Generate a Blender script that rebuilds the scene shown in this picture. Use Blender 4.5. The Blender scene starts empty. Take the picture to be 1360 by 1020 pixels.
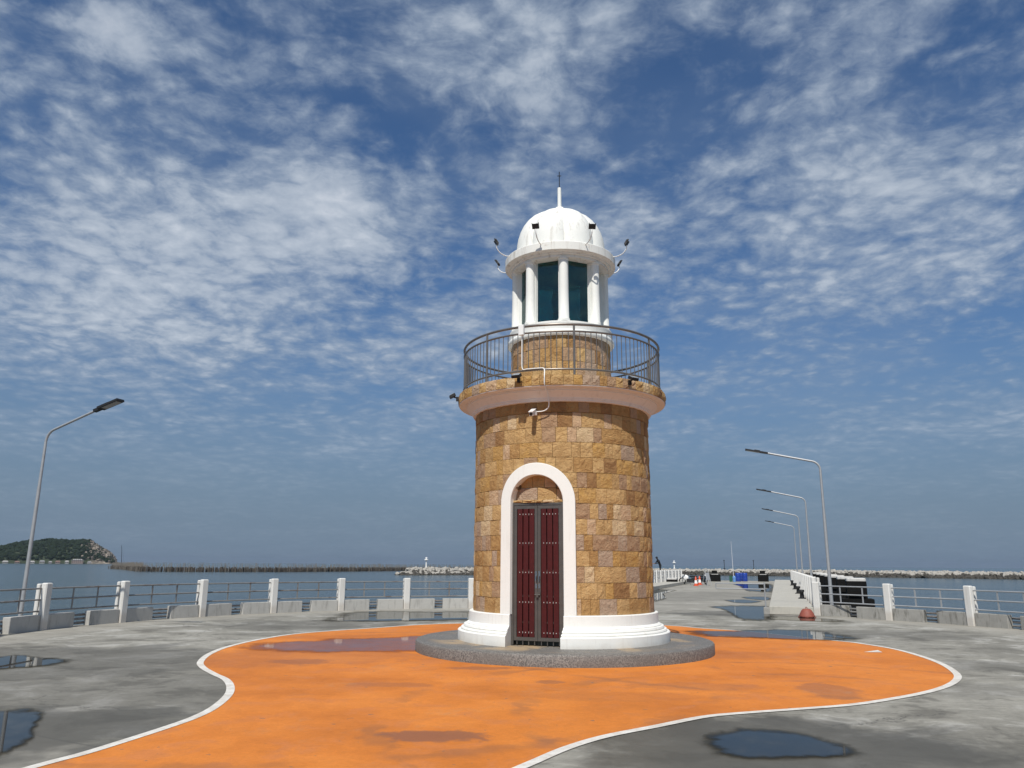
import bpy, bmesh, math, random
from math import sin, cos, pi, radians, sqrt, atan2, asin, hypot
from mathutils import Vector, Matrix
random.seed(7)
sc = bpy.context.scene
col = sc.collection

# ------------------------------------------------------------------ camera
FPX, PITCH, ROLL, EYE = 1021.0, radians(13.23), 0.0065, 1.6
F_ = Vector((0, cos(PITCH), sin(PITCH))); R0 = Vector((1, 0, 0)); U0 = Vector((0, -sin(PITCH), cos(PITCH)))
X_ = R0*cos(ROLL) + U0*sin(ROLL); U_ = U0*cos(ROLL) - R0*sin(ROLL); C_ = Vector((0, 0, EYE))
def ray(x, y): return F_ + X_*((x-680)/FPX) - U_*((y-510)/FPX)
def gnd(x, y, z=0.0):
    d = ray(x, y); return C_ + d*((z-EYE)/d.z)
def atdist(x, y, D):
    d = ray(x, y); return C_ + d*(D/hypot(d.x, d.y))
cam = bpy.data.cameras.new('camera'); cam_o = bpy.data.objects.new('camera', cam); col.objects.link(cam_o)
cam.sensor_width = 36; cam.lens = 36*FPX/1360; cam.clip_end = 60000; cam.clip_start = 0.05
M4 = Matrix(((X_.x, U_.x, -F_.x, 0), (X_.y, U_.y, -F_.y, 0), (X_.z, U_.z, -F_.z, EYE), (0, 0, 0, 1)))
cam_o.matrix_world = M4
sc.camera = cam_o
sc.view_settings.view_transform = 'Standard'; sc.view_settings.look = 'None'
sc.view_settings.exposure = 0.0; sc.view_settings.gamma = 1.0

# ------------------------------------------------------------------ sky and sun
SUN_EL, SUN_AZ = radians(53), radians(14)          # sun behind the viewer, a little to the left
to_sun = Vector((-sin(SUN_AZ)*cos(SUN_EL), -cos(SUN_AZ)*cos(SUN_EL), sin(SUN_EL)))
sun = bpy.data.lights.new('sun', 'SUN'); sun.energy = 4.5; sun.angle = radians(0.53); sun.color = (1.0, 0.955, 0.88)
sun_o = bpy.data.objects.new('sun', sun); col.objects.link(sun_o)
sun_o.rotation_euler = to_sun.to_track_quat('Z', 'Y').to_euler()

class NT:
    """small helper round a node tree"""
    def __init__(s, tree): s.t = tree; s.n = tree.nodes; s.l = tree.links
    def new(s, typ, **kw):
        n = s.n.new(typ)
        for k, v in kw.items(): setattr(n, k, v)
        return n
    def put(s, sock, v):
        if isinstance(v, bpy.types.NodeSocket): s.l.new(v, sock)
        elif v is not None: sock.default_value = v
    def math(s, op, a, b=None, c=None, clamp=False):
        n = s.new('ShaderNodeMath', operation=op, use_clamp=clamp)
        s.put(n.inputs[0], a); s.put(n.inputs[1], b); s.put(n.inputs[2], c); return n.outputs[0]
    def vmath(s, op, a, b=None, out=0, scale=None):
        n = s.new('ShaderNodeVectorMath', operation=op); s.put(n.inputs[0], a)
        if b is not None: s.put(n.inputs[1], b)
        if scale is not None: s.put(n.inputs['Scale'], scale)
        return n.outputs[out]
    def mix(s, fac, a, b, mode='MIX', clamp=True):
        n = s.new('ShaderNodeMix', data_type='RGBA', blend_type=mode)
        s.put(n.inputs[0], fac); s.put(n.inputs[6], a); s.put(n.inputs[7], b); return n.outputs[2]
    def noise(s, vec, scale, detail=4, rough=.55, dist=0.0, out=0):
        n = s.new('ShaderNodeTexNoise'); s.put(n.inputs['Vector'], vec)
        n.inputs['Scale'].default_value = scale; n.inputs['Detail'].default_value = detail
        n.inputs['Roughness'].default_value = rough; n.inputs['Distortion'].default_value = dist
        return n.outputs[out]
    def ramp(s, fac, stops, interp='LINEAR'):
        n = s.new('ShaderNodeValToRGB'); n.color_ramp.interpolation = interp; e = n.color_ramp.elements
        while len(e) < len(stops): e.new(.5)
        for i, (p, c) in enumerate(stops):
            e[i].position = p; e[i].color = c if len(c) == 4 else (*c, 1)
        s.put(n.inputs[0], fac); return n.outputs[0]
    def smooth(s, v, a, b):
        n = s.new('ShaderNodeMapRange', interpolation_type='SMOOTHSTEP')
        s.put(n.inputs[0], v); n.inputs[1].default_value = a; n.inputs[2].default_value = b; return n.outputs[0]

world = bpy.data.worlds.new('World'); sc.world = world; world.use_nodes = True
w = NT(world.node_tree); w.n.clear()
skyt = w.new('ShaderNodeTexSky', sky_type='NISHITA'); skyt.sun_disc = False
skyt.sun_elevation = SUN_EL; skyt.sun_rotation = pi + SUN_AZ
skyt.altitude = 0; skyt.air_density = 1.0; skyt.dust_density = 1.0; skyt.ozone_density = 2.0
gen = w.new('ShaderNodeTexCoord').outputs['Generated']
sep = w.new('ShaderNodeSeparateXYZ'); w.put(sep.inputs[0], gen)
zc = w.math('MAXIMUM', sep.outputs[2], 0.0)
inv = w.math('DIVIDE', 1.0, w.math('ADD', zc, 0.15))
uv = w.vmath('SCALE', gen, scale=inv)
uvf = w.new('ShaderNodeCombineXYZ'); s2 = w.new('ShaderNodeSeparateXYZ'); w.put(s2.inputs[0], uv)
w.put(uvf.inputs[0], s2.outputs[0]); w.put(uvf.inputs[1], s2.outputs[1]); UVS = uvf.outputs[0]
def sky_uv(x, y):
    d = ray(x, y).normalized(); k = 1/(max(d.z, 0)+0.15); return Vector((d.x*k, d.y*k, 0))
warp = w.noise(UVS, 2.6, 3, .5, out=1)
UVW = w.vmath('ADD', UVS, w.vmath('SCALE', w.vmath('SUBTRACT', warp, (.5, .5, .5)), scale=.16))
big = w.noise(UVW, 1.7, 4, .55)
cellwarp = w.vmath('ADD', UVW, w.vmath('SCALE', w.vmath('SUBTRACT', w.noise(UVS, 18, 3, .6, out=1), (.5, .5, .5)), scale=.07))
vor = w.new('ShaderNodeTexVoronoi', feature='SMOOTH_F1'); vor.inputs['Scale'].default_value = 15; vor.inputs['Smoothness'].default_value = .45; w.put(vor.inputs['Vector'], cellwarp)
cell = w.math('ADD', w.math('MULTIPLY', w.noise(UVW, 9.0, 5, .6, .15), .62), w.math('MULTIPLY', w.math('SUBTRACT', .75, vor.outputs['Distance']), .48))
fine = w.noise(UVW, 30.0, 6, .62, .3)
dens = w.math('ADD', w.math('MULTIPLY', big, .92), w.math('ADD', w.math('MULTIPLY', cell, .92), w.math('MULTIPLY', fine, .52)))
# broad thicker and thinner stretches of the cloud sheet, where the photograph has them: (px, py, radius px, amount)
for (px, py, rp, am) in [(175, 45, 85, .42), (440, 262, 110, .24), (330, 345, 190, .20), (430, 330, 120, .14), (40, 400, 150, .14), (720, 145, 110, .20), (1150, 30, 120, .24),
                         (60, 300, 140, .13), (700, 40, 150, .10), (1230, 330, 170, .14), (1000, 250, 160, .10), (150, 420, 160, .10),
                         (265, 205, 110, -.20), (560, 190, 90, -.14), (875, 160, 120, -.22), (960, 110, 90, -.10), (1110, 500, 190, -.20),
                         (160, 120, 80, -.10), (480, 130, 60, -.06), (1290, 120, 90, -.12), (900, 560, 160, -.10)]:
    c = sky_uv(px, py); rx = (sky_uv(px+rp, py)-sky_uv(px-rp, py)).length/2; ry = (sky_uv(px, py-rp*.55)-sky_uv(px, py+rp*.55)).length/2
    ang = atan2(c.x, c.y)
    mp = w.new('ShaderNodeMapping', vector_type='TEXTURE'); w.put(mp.inputs[0], UVW)
    mp.inputs[1].default_value = c; mp.inputs[2].default_value = (0, 0, -ang); mp.inputs[3].default_value = (rx, ry, 1)
    ln = w.vmath('LENGTH', mp.outputs[0], out=1)
    g = w.smooth(ln, 1.5, 0.0)
    dens = w.math('ADD', dens, w.math('MULTIPLY', g, am))
cover = w.math('ADD', w.math('MULTIPLY', w.smooth(dens, .82, 1.44), .80), w.math('MULTIPLY', w.smooth(big, .34, .60), .20))
lowfade = w.smooth(zc, .06, .26)                      # towards the horizon the sheet runs together into a flat grey veil
cover = w.math('MULTIPLY', cover, w.math('ADD', w.math('MULTIPLY', lowfade, .78), .10))
CS = 10.0
cloud_col = w.ramp(dens, [(0, (.26*CS, .33*CS, .43*CS)), (.48, (.265*CS, .335*CS, .435*CS)), (.62, (.345*CS, .415*CS, .515*CS)), (.78, (.52*CS, .58*CS, .66*CS)), (1, (.80*CS, .83*CS, .88*CS))])
# ramp positions run 0..1 over density 0..2
dn = w.math('MULTIPLY', dens, .5)
cloud_col.node.inputs[0].links and w.l.remove(cloud_col.node.inputs[0].links[0]); w.put(cloud_col.node.inputs[0], dn)
blue = w.mix(1.0, skyt.outputs[0], (.48, .68, .88, 1), 'MULTIPLY')
veil = (.172*CS, .238*CS, .325*CS, 1)
vm = w.smooth(zc, .36, .0)
base = w.mix(w.math('MULTIPLY', vm, .97), blue, veil)
skyc = w.mix(cover, base, cloud_col)
bg = w.new('ShaderNodeBackground'); bg.inputs['Strength'].default_value = 0.10
w.put(bg.inputs[0], skyc); wo = w.new('ShaderNodeOutputWorld'); w.put(wo.inputs[0], bg.outputs[0])

# ------------------------------------------------------------------ materials
MATS = {}
def mat(name, build=None, color=(.5, .5, .5), rough=.6, metal=0.0, spec=.5, noise=0.0, nscale=8, bump=0.0, bscale=60):
    if name in MATS: return MATS[name]
    m = bpy.data.materials.new(name); m.use_nodes = True; t = NT(m.node_tree)
    b = t.n['Principled BSDF']
    b.inputs['Base Color'].default_value = (*color, 1); b.inputs['Roughness'].default_value = rough
    b.inputs['Metallic'].default_value = metal; b.inputs['Specular IOR Level'].default_value = spec
    pos = t.new('ShaderNodeNewGeometry').outputs['Position']
    if noise:
        n = t.noise(pos, nscale, 5, .6)
        f = t.math('MULTIPLY_ADD', n, 2*noise, 1-noise)
        cc = t.new('ShaderNodeCombineColor')
        for i in range(3): t.put(cc.inputs[i], f)
        t.put(b.inputs['Base Color'], t.mix(1.0, (*color, 1), cc.outputs[0], 'MULTIPLY'))
    if bump:
        bn = t.new('ShaderNodeBump'); bn.inputs['Strength'].default_value = bump; bn.inputs['Distance'].default_value = .02
        t.put(bn.inputs['Height'], t.noise(pos, bscale, 4, .6)); t.put(b.inputs['Normal'], bn.outputs[0])
    if build: build(t, b, pos)
    MATS[name] = m; return m
def bumpit(t, b, h, strength, dist):
    bn = t.new('ShaderNodeBump'); bn.inputs['Strength'].default_value = strength; bn.inputs['Distance'].default_value = dist
    t.put(bn.inputs['Height'], h); t.put(b.inputs['Normal'], bn.outputs[0])

T_AZ, T_D = radians(3.75), 15.87
TW = Vector((sin(T_AZ)*T_D, cos(T_AZ)*T_D, 0))
CC, CR = Vector((1.402, 17.556, 0)), 12.83             # centre and radius of the round pier head (fence line)

# outlines read off the photograph and laid on the deck
DAMP = [((30, 880), 4.0, .75), ((5, 970), 2.0, .95), ((150, 920), 3.2, .55), ((200, 890), 2.2, .4), ((1035, 992), 2.0, 1.0), ((1150, 1005), 1.5, .8), ((950, 990), 1.3, .8), ((880, 1000), 1.0, .5),
        ((995, 815), 2.6, .7), ((560, 818), 2.8, .6), ((420, 830), 2.6, .5), ((1190, 842), 2.0, .45), ((1060, 843), 2.2, .7), ((1330, 885), 1.1, .5),
        ((640, 818), 2.2, .6), ((990, 790), 7, .35), ((890, 795), 4, .35), ((250, 876), 1.3, .5), ((1290, 915), 1.0, .35)]
def concrete(t, b, pos):
    wv = t.vmath('ADD', pos, t.vmath('SCALE', t.vmath('SUBTRACT', t.noise(pos, .6, 3, .6, out=1), (.5, .5, .5)), scale=1.3))
    big = t.noise(wv, .22, 5, .62); mid = t.noise(wv, .9, 7, .68, .3); fine = t.noise(pos, 14, 6, .7); grit = t.noise(pos, 140, 2, .5)
    c = t.ramp(big, [(.3, (.170, .162, .138)), (.5, (.245, .234, .200)), (.72, (.325, .311, .270))])
    c = t.mix(t.math('MULTIPLY', t.smooth(mid, .51, .64), .8), c, (.40, .387, .35, 1))
    c = t.mix(t.math('MULTIPLY', t.smooth(mid, .48, .37), .75), c, (.125, .118, .10, 1))
    m2 = t.noise(wv, 4.2, 6, .7, .5); br = t.noise(t.vmath('MULTIPLY', wv, (.9, 5.0, 1)), 2.2, 5, .65)
    f = t.math('ADD', t.math('MULTIPLY', fine, .50), t.math('MULTIPLY', grit, .36)); f = t.math('ADD', f, t.math('MULTIPLY', m2, .70)); f = t.math('ADD', f, t.math('MULTIPLY', br, .55)); f = t.math('SUBTRACT', f, .055)
    cf = t.new('ShaderNodeCombineColor')
    for i in range(3): t.put(cf.inputs[i], f)
    c = t.mix(1.0, c, cf.outputs[0], 'MULTIPLY')
    vc = t.new('ShaderNodeTexVoronoi', feature='DISTANCE_TO_EDGE'); vc.inputs['Scale'].default_value = .28; t.put(vc.inputs['Vector'], t.vmath('ADD', pos, t.vmath('SCALE', t.vmath('SUBTRACT', t.noise(pos, 1.6, 6, .7, out=1), (.5, .5, .5)), scale=.9)))
    ck = t.math('MULTIPLY', t.math('MULTIPLY', t.smooth(vc.outputs['Distance'], .006, .001), t.smooth(t.noise(pos, .35, 3, .5), .48, .58)), .6)
    c = t.mix(ck, c, (.05, .048, .044, 1))
    pit = t.math('MULTIPLY', t.smooth(t.noise(pos, 26, 2, .5), .70, .74), .6); c = t.mix(pit, c, (.08, .076, .068, 1))
    # smooth pale apron along the kerb
    dc = t.vmath('LENGTH', t.vmath('SUBTRACT', pos, CC), out=1)
    ap = t.math('MULTIPLY', t.smooth(dc, CR-1.55, CR-1.42), .55)
    c = t.mix(ap, c, (.31, .292, .252, 1))
    jl = t.math('MULTIPLY', t.smooth(t.math('ABSOLUTE', t.math('SUBTRACT', dc, CR-1.48)), .022, .008), .5)
    c = t.mix(jl, c, (.08, .08, .075, 1))
    # damp ground left by drying puddles
    damp = None
    edge = t.math('MULTIPLY', t.math('SUBTRACT', t.noise(wv, 1.1, 5, .6), .5), 1.5)
    for (px, r, am) in DAMP:
        g = gnd(*px); ln = t.vmath('LENGTH', t.vmath('MULTIPLY', t.vmath('SUBTRACT', pos, g), (1/r*.8, 1/r*1.15, 0)), out=1)
        s = t.math('MULTIPLY', t.smooth(t.math('ADD', ln, edge), 1.05, .55), am)
        damp = s if damp is None else t.math('MAXIMUM', damp, s)
    c = t.mix(t.math('MULTIPLY', damp, .82), c, (.07, .065, .052, 1))
    t.put(b.inputs['Base Color'], c)
    t.put(b.inputs['Roughness'], t.math('MULTIPLY_ADD', damp, -.28, .88))
    b.inputs['Specular IOR Level'].default_value = .35
    bumpit(t, b, t.math('ADD', t.math('MULTIPLY', fine, .6), t.math('MULTIPLY', grit, .4)), .35, .012)
STAIN = [((577, 978), .62, .30, .72), ((1105, 918), .42, .75, .42), ((640, 888), .55, .22, .5), ((730, 906), .22, .2, .5), ((398, 879), .6, .42, .55),
         ((400, 872), 2.4, 1.3, .22), ((920, 912), 1.0, .4, .25), ((820, 925), 1.2, .4, .16), ((520, 910), .7, .22, .3), ((960, 870), 2.2, .8, .14), ((330, 880), 1.2, .8, .18)]
def orange(t, b, pos):
    wv = t.vmath('ADD', pos, t.vmath('SCALE', t.vmath('SUBTRACT', t.noise(pos, 2.5, 4, .6, out=1), (.5, .5, .5)), scale=.55))
    big = t.noise(wv, .4, 6, .62); mid = t.noise(wv, 1.8, 6, .65, .3); fine = t.noise(pos, 22, 6, .7); grit = t.noise(pos, 160, 2, .5)
    c = t.ramp(big, [(.32, (.43, .130, .020)), (.5, (.57, .180, .026)), (.68, (.66, .228, .042))])
    c = t.mix(t.math('MULTIPLY', t.smooth(mid, .50, .66), .6), c, (.50, .175, .055, 1))
    m2 = t.noise(wv, 5.0, 6, .7, .4)
    f = t.math('ADD', t.math('MULTIPLY', fine, .36), t.math('MULTIPLY', grit, .30)); f = t.math('ADD', f, t.math('MULTIPLY', m2, .36)); f = t.math('ADD', f, .49)
    cf = t.new('ShaderNodeCombineColor')
    for i in range(3): t.put(cf.inputs[i], f)
    c = t.mix(1.0, c, cf.outputs[0], 'MULTIPLY')
    st = None
    edge = t.math('MULTIPLY', t.math('SUBTRACT', t.noise(pos, 2.6, 7, .7), .5), 1.9)
    for (px, rx, ry, am) in STAIN:
        g = gnd(*px); ln = t.vmath('LENGTH', t.vmath('MULTIPLY', t.vmath('SUBTRACT', pos, g), (1/rx, 1/ry, 0)), out=1)
        s = t.math('MULTIPLY', t.smooth(t.math('ADD', ln, edge), 1.05, .70), am)
        st = s if st is None else t.math('MAXIMUM', st, s)
    c = t.mix(st, c, (.20, .085, .05, 1))
    # worn-through patches, and tyre arcs swept round the lighthouse
    wo = t.math('MULTIPLY', t.math('MULTIPLY', t.smooth(t.noise(wv, .75, 7, .72, .5), .55, .70), t.smooth(t.noise(pos, 9, 5, .7), .38, .62)), .55)
    c = t.mix(wo, c, (.40, .22, .12, 1))
    for (o_, r0_, wd_) in (((3.5, 9.0, 0), 3.4, .10), ((3.5, 9.0, 0), 4.9, .10), ((-3.0, 13.0, 0), 6.3, .12), ((6.0, 17.0, 0), 5.6, .09), ((6.0, 17.0, 0), 7.0, .09)):
        dr = t.math('ABSOLUTE', t.math('SUBTRACT', t.vmath('LENGTH', t.vmath('SUBTRACT', wv, o_), out=1), r0_))
        ty = t.math('MULTIPLY', t.math('MULTIPLY', t.smooth(dr, wd_*1.6, wd_*.3), t.smooth(t.noise(pos, .5, 4, .6), .45, .58)), .40); c = t.mix(ty, c, (.22, .10, .05, 1))
    # small chips and scuffs where the paint has gone
    ch = t.math('MULTIPLY', t.smooth(t.noise(pos, 7.5, 3, .5), .705, .73), .75)
    c = t.mix(ch, c, (.16, .12, .09, 1))
    t.put(b.inputs['Base Color'], c); b.inputs['Roughness'].default_value = .72
    t.put(b.inputs['Roughness'], t.math('MULTIPLY_ADD', st, -.22, .76)); b.inputs['Specular IOR Level'].default_value = .3
    bumpit(t, b, t.math('ADD', t.math('MULTIPLY', fine, .5), t.math('MULTIPLY', grit, .5)), .28, .008)
def linepaint(t, b, pos):
    n = t.noise(pos, 5, 6, .7); g = t.noise(pos, 60, 4, .6)
    c = t.ramp(n, [(.35, (.52, .48, .42)), (.6, (.70, .68, .63))])
    c = t.mix(t.math('MULTIPLY', t.smooth(g, .56, .68), .5), c, (.45, .38, .30, 1))
    t.put(b.inputs['Base Color'], c); b.inputs['Roughness'].default_value = .75
def whitewash(dirt, tint=(.80, .79, .76), streak=.5):
    def f(t, b, pos):
        st = t.noise(t.vmath('MULTIPLY', pos, (9, 9, .8)), 1.0, 6, .65); pn = t.noise(pos, 5, 6, .65); fn = t.noise(pos, 45, 4, .6)
        c = t.mix(t.math('MULTIPLY', t.smooth(st, .52, .74), dirt), (*tint, 1), (.40, .36, .31, 1))
        c = t.mix(t.math('MULTIPLY', t.smooth(pn, .58, .76), dirt*.8), c, (.50, .46, .42, 1))
        c = t.mix(t.math('MULTIPLY', fn, .14), c, (.45, .43, .40, 1))
        rn = t.noise(t.vmath('MULTIPLY', pos, (16, 16, .7)), 1.0, 4, .6); c = t.mix(t.math('MULTIPLY', t.smooth(rn, .66, .76), dirt*.7), c, (.34, .23, .14, 1))
        sz = t.new('ShaderNodeSeparateXYZ'); t.put(sz.inputs[0], pos); sp_ = t.math('MULTIPLY', t.smooth(t.math('ADD', sz.outputs[2], t.math('MULTIPLY', pn, .16)), .42, .24), .45); c = t.mix(sp_, c, (.42, .36, .29, 1))
        t.put(b.inputs['Base Color'], c); b.inputs['Roughness'].default_value = .7; b.inputs['Specular IOR Level'].default_value = .3
        bumpit(t, b, t.math('ADD', pn, t.math('MULTIPLY', fn, .5)), .25, .006)
    return f
def kerbc(lo, hi, stain):
    def f(t, b, pos):
        st = t.noise(t.vmath('MULTIPLY', pos, (7, 7, 1.4)), 1.0, 6, .7); n = t.noise(pos, 3.5, 6, .65); g = t.noise(pos, 50, 4, .7)
        c = t.mix(n, (*lo, 1), (*hi, 1)); c = t.mix(t.math('MULTIPLY', t.smooth(st, .5, .68), stain), c, (.09, .085, .07, 1))
        c = t.mix(t.math('MULTIPLY', t.smooth(g, .55, .75), .35), c, (.2, .195, .18, 1))
        t.put(b.inputs['Base Color'], c); b.inputs['Roughness'].default_value = .9; bumpit(t, b, g, .4, .01)
    return f
def stone_mat(i, ca, cb):
    lift = lambda c: tuple(.96*(v*1.24)+.04*(sum(c)/3*1.24) for v in c); ca, cb = lift(ca), lift(cb)
    def f(t, b, pos):
        p = t.vmath('ADD', pos, (i*3.1, i*1.7, i*.9))
        n = t.noise(p, 6, 6, .65, .4); v = t.noise(t.vmath('MULTIPLY', p, (5, 5, 14)), 1.0, 4, .6, .8); g = t.noise(p, 55, 5, .7)
        c = t.mix(t.smooth(n, .3, .7), (*ca, 1), (*cb, 1))
        c = t.mix(t.math('MULTIPLY', t.smooth(v, .56, .72), .35), c, (ca[0]*.45, ca[1]*.42, ca[2]*.42, 1))
        c = t.mix(t.math('MULTIPLY', g, .28), c, (ca[0]*.55, ca[1]*.52, ca[2]*.5, 1))
        t.put(b.inputs['Base Color'], c); b.inputs['Roughness'].default_value = .88; b.inputs['Specular IOR Level'].default_value = .25
        bumpit(t, b, t.math('ADD', t.math('MULTIPLY', t.noise(p, 15, 5, .6, .6), 1.0), t.math('MULTIPLY', g, .5)), 1.0, .04)
    return mat('sandstone_%d' % i, f)
STONES = [stone_mat(0, (.37, .225, .09), (.47, .30, .13)), stone_mat(1, (.31, .17, .06), (.42, .25, .095)), stone_mat(2, (.42, .255, .10), (.52, .34, .15)),
          stone_mat(3, (.44, .29, .165), (.52, .36, .22)), stone_mat(4, (.48, .345, .19), (.56, .41, .24)), stone_mat(5, (.30, .185, .105), (.40, .26, .15)),
          stone_mat(6, (.38, .27, .185), (.34, .245, .17)), stone_mat(7, (.24, .125, .05), (.33, .19, .075)), stone_mat(8, (.45, .26, .075), (.40, .24, .09))]
SW = [9, 7, 8, 2.6, 2.6, 4, 2.0, 2.2, 4]
def granite(t, b, pos):
    v = t.new('ShaderNodeTexVoronoi'); v.inputs['Scale'].default_value = 75; t.put(v.inputs['Vector'], pos)
    sp = t.noise(pos, 42, 4, .7); n = t.noise(pos, 1.6, 6, .65, .3)
    c = t.mix(t.smooth(sp, .40, .6), (.10, .095, .087, 1), (.29, .272, .245, 1))
    c = t.mix(t.math('MULTIPLY', v.outputs['Distance'], .5), c, (.055, .054, .052, 1))
    c = t.mix(t.math('MULTIPLY', t.smooth(n, .45, .62), .55), c, (.13, .122, .11, 1))
    # sandy dust on the top face
    nz = t.new('ShaderNodeSeparateXYZ'); t.put(nz.inputs[0], t.new('ShaderNodeNewGeometry').outputs['Normal'])
    du = t.math('MULTIPLY', t.math('MULTIPLY', t.smooth(nz.outputs[2], .6, .95), t.smooth(t.noise(pos, .9, 5, .6, .4), .46, .60)), .75)
    rr = t.vmath('LENGTH', t.vmath('SUBTRACT', pos, TW), out=1)
    c = t.mix(t.math('MULTIPLY', du, t.smooth(rr, 2.75, 2.3)), c, (.42, .30, .17, 1))
    t.put(b.inputs['Base Color'], c); b.inputs['Roughness'].default_value = .62; bumpit(t, b, sp, .35, .008)
def water(t, b, pos):
    b.inputs['Base Color'].default_value = (.022, .046, .056, 1); b.inputs['Roughness'].default_value = .12; b.inputs['IOR'].default_value = 1.33
    a = t.noise(t.vmath('MULTIPLY', pos, (1, 1.5, 1)), .55, 5, .6, .3); c = t.noise(pos, 2.6, 3, .6); d = t.noise(t.vmath('MULTIPLY', pos, (1, 2.2, 1)), .03, 4, .6)
    h = t.math('ADD', a, t.math('MULTIPLY', c, .3)); bumpit(t, b, h, .55, .5)
    t.put(b.inputs['Base Color'], t.mix(t.smooth(d, .4, .65), (.034, .060, .070, 1), (.055, .082, .085, 1)))
def film(tint, rough, gcol, patch):
    def f(t, b, pos):
        out = t.n['Material Output']; fr = t.new('ShaderNodeFresnel'); fr.inputs[0].default_value = 1.33
        at = t.new('ShaderNodeAttribute', attribute_name='depth'); nz = t.noise(pos, 3.0, 6, .65)
        k = t.smooth(t.math('ADD', at.outputs['Fac'], t.math('MULTIPLY', t.math('SUBTRACT', nz, .5), 1.1)), .12, .62)
        tr = t.new('ShaderNodeBsdfTransparent'); t.put(tr.inputs[0], t.mix(t.smooth(t.math('ADD', at.outputs['Fac'], t.math('MULTIPLY', t.math('SUBTRACT', nz, .5), 1.1)), -.05, .40), (1, 1, 1, 1), tint))
        gl = t.new('ShaderNodeBsdfGlossy'); gl.inputs['Roughness'].default_value = rough; gl.inputs['Color'].default_value = gcol
        mx = t.new('ShaderNodeMixShader'); q = t.math('MULTIPLY', fr.outputs[0], k)
        if patch: q = t.math('MULTIPLY', q, t.math('MULTIPLY_ADD', t.noise(pos, 1.5, 5, .6), 1.1, .25), clamp=True)
        t.put(mx.inputs[0], q); t.put(mx.inputs[1], tr.outputs[0]); t.put(mx.inputs[2], gl.outputs[0]); t.put(out.inputs[0], mx.outputs[0])
    return f
puddle = film((.44, .435, .415, 1), .02, (.84, .85, .85, 1), False)
thinfilm = film((.68, .64, .66, 1), .04, (.9, .92, .94, 1), True)
def tealglass(t, b, pos):
    out = t.n['Material Output']; fr = t.new('ShaderNodeFresnel'); fr.inputs[0].default_value = 1.5
    tr = t.new('ShaderNodeBsdfTransparent'); tr.inputs[0].default_value = (.30, .56, .54, 1)
    gl = t.new('ShaderNodeBsdfGlossy'); gl.inputs['Roughness'].default_value = .01; gl.inputs['Color'].default_value = (.75, .9, .9, 1)
    mx = t.new('ShaderNodeMixShader'); t.put(mx.inputs[0], t.math('MULTIPLY_ADD', fr.outputs[0], 1.0, .02)); t.put(mx.inputs[1], tr.outputs[0]); t.put(mx.inputs[2], gl.outputs[0]); t.put(out.inputs[0], mx.outputs[0])
def islandm(t, b, pos):
    n = t.noise(pos, .02, 6, .65); v = t.noise(t.vmath('MULTIPLY', pos, (1, 1, .35)), .09, 6, .7, .5)
    s = t.new('ShaderNodeSeparateXYZ'); t.put(s.inputs[0], pos)
    rock = t.ramp(v, [(.38, (.05, .045, .036)), (.5, (.17, .145, .115)), (.66, (.34, .30, .25))])
    green = t.mix(n, (.018, .030, .015, 1), (.045, .058, .028, 1))
    k = t.smooth(t.math('ADD', s.outputs[0], t.math('MULTIPLY', t.math('SUBTRACT', n, .5), 60)), ISL_X0, ISL_X0+20)
    t.put(b.inputs['Base Color'], t.mix(k, green, rock)); b.inputs['Roughness'].default_value = .95
ISL_D = 2400.0
ISL_X0 = atdist(110, 735, ISL_D).x
def galv(t, b, pos):
    n = t.noise(pos, 7, 6, .65); c = t.mix(n, (.30, .31, .32, 1), (.46, .47, .48, 1)); r = t.smooth(t.noise(pos, 3.2, 5, .7), .62, .72)
    t.put(b.inputs['Base Color'], t.mix(t.math('MULTIPLY', r, .65), c, (.16, .085, .045, 1))); b.inputs['Roughness'].default_value = .5; b.inputs['Metallic'].default_value = .35
def rail_shaded(t, b, pos):  # rusty galvanised rail; backlit shade is put into its darker grey
    n = t.noise(pos, 5, 6, .65); r = t.smooth(t.noise(pos, 2.2, 6, .7), .5, .66)
    c = t.mix(n, (.17, .17, .17, 1), (.30, .295, .285, 1))
    t.put(b.inputs['Base Color'], t.mix(t.math('MULTIPLY', r, .7), c, (.12, .065, .04, 1))); b.inputs['Roughness'].default_value = .55; b.inputs['Metallic'].default_value = .25

mat('concrete', concrete); mat('orange_paint', orange); mat('line_paint', linepaint)
mat('white_clean', whitewash(.22, (.81, .815, .775))); mat('white_dirty', whitewash(.75, (.79, .79, .75))); mat('white_post', whitewash(.5, (.66, .65, .62)))
mat('cornice_pink', whitewash(.3, (.80, .775, .74))); mat('kerb', kerbc((.36, .35, .325), (.50, .49, .46), .35)); mat('kerb_stained', kerbc((.20, .195, .18), (.40, .39, .36), .8))
mat('granite', granite); mat('water', water); mat('puddle', puddle); mat('thin_film', thinfilm); mat('teal_glass', tealglass)
mat('mortar', color=(.11, .07, .035), rough=.95, noise=.3); mat('steel_dark', color=(.125, .115, .105), rough=.42, metal=.55, noise=.3, nscale=6)
mat('rail_bronze', color=(.21, .19, .17), rough=.34, metal=.6, noise=.35, nscale=5); mat('railing', rail_shaded); mat('galvanised', galv)
mat('maroon', color=(.060, .007, .007), rough=.5, spec=.3, noise=.35, nscale=12, bump=.15, bscale=30); mat('bolt', color=(.42, .40, .38), rough=.4, noise=.2)
mat('black', color=(.012, .012, .013), rough=.55, noise=.3); mat('black_rubber', color=(.010, .010, .010), rough=.9, spec=.1, noise=.4, nscale=3)
mat('interior', color=(.03, .04, .04), rough=.9); mat('plastic_white', color=(.78, .78, .76), rough=.4, noise=.05)
mat('lens', color=(.30, .32, .33), rough=.15, noise=.1); mat('slab', kerbc((.36, .345, .30), (.47, .45, .395), .25)); mat('cap_white', kerbc((.42, .41, .39), (.62, .61, .58), .3))
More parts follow.
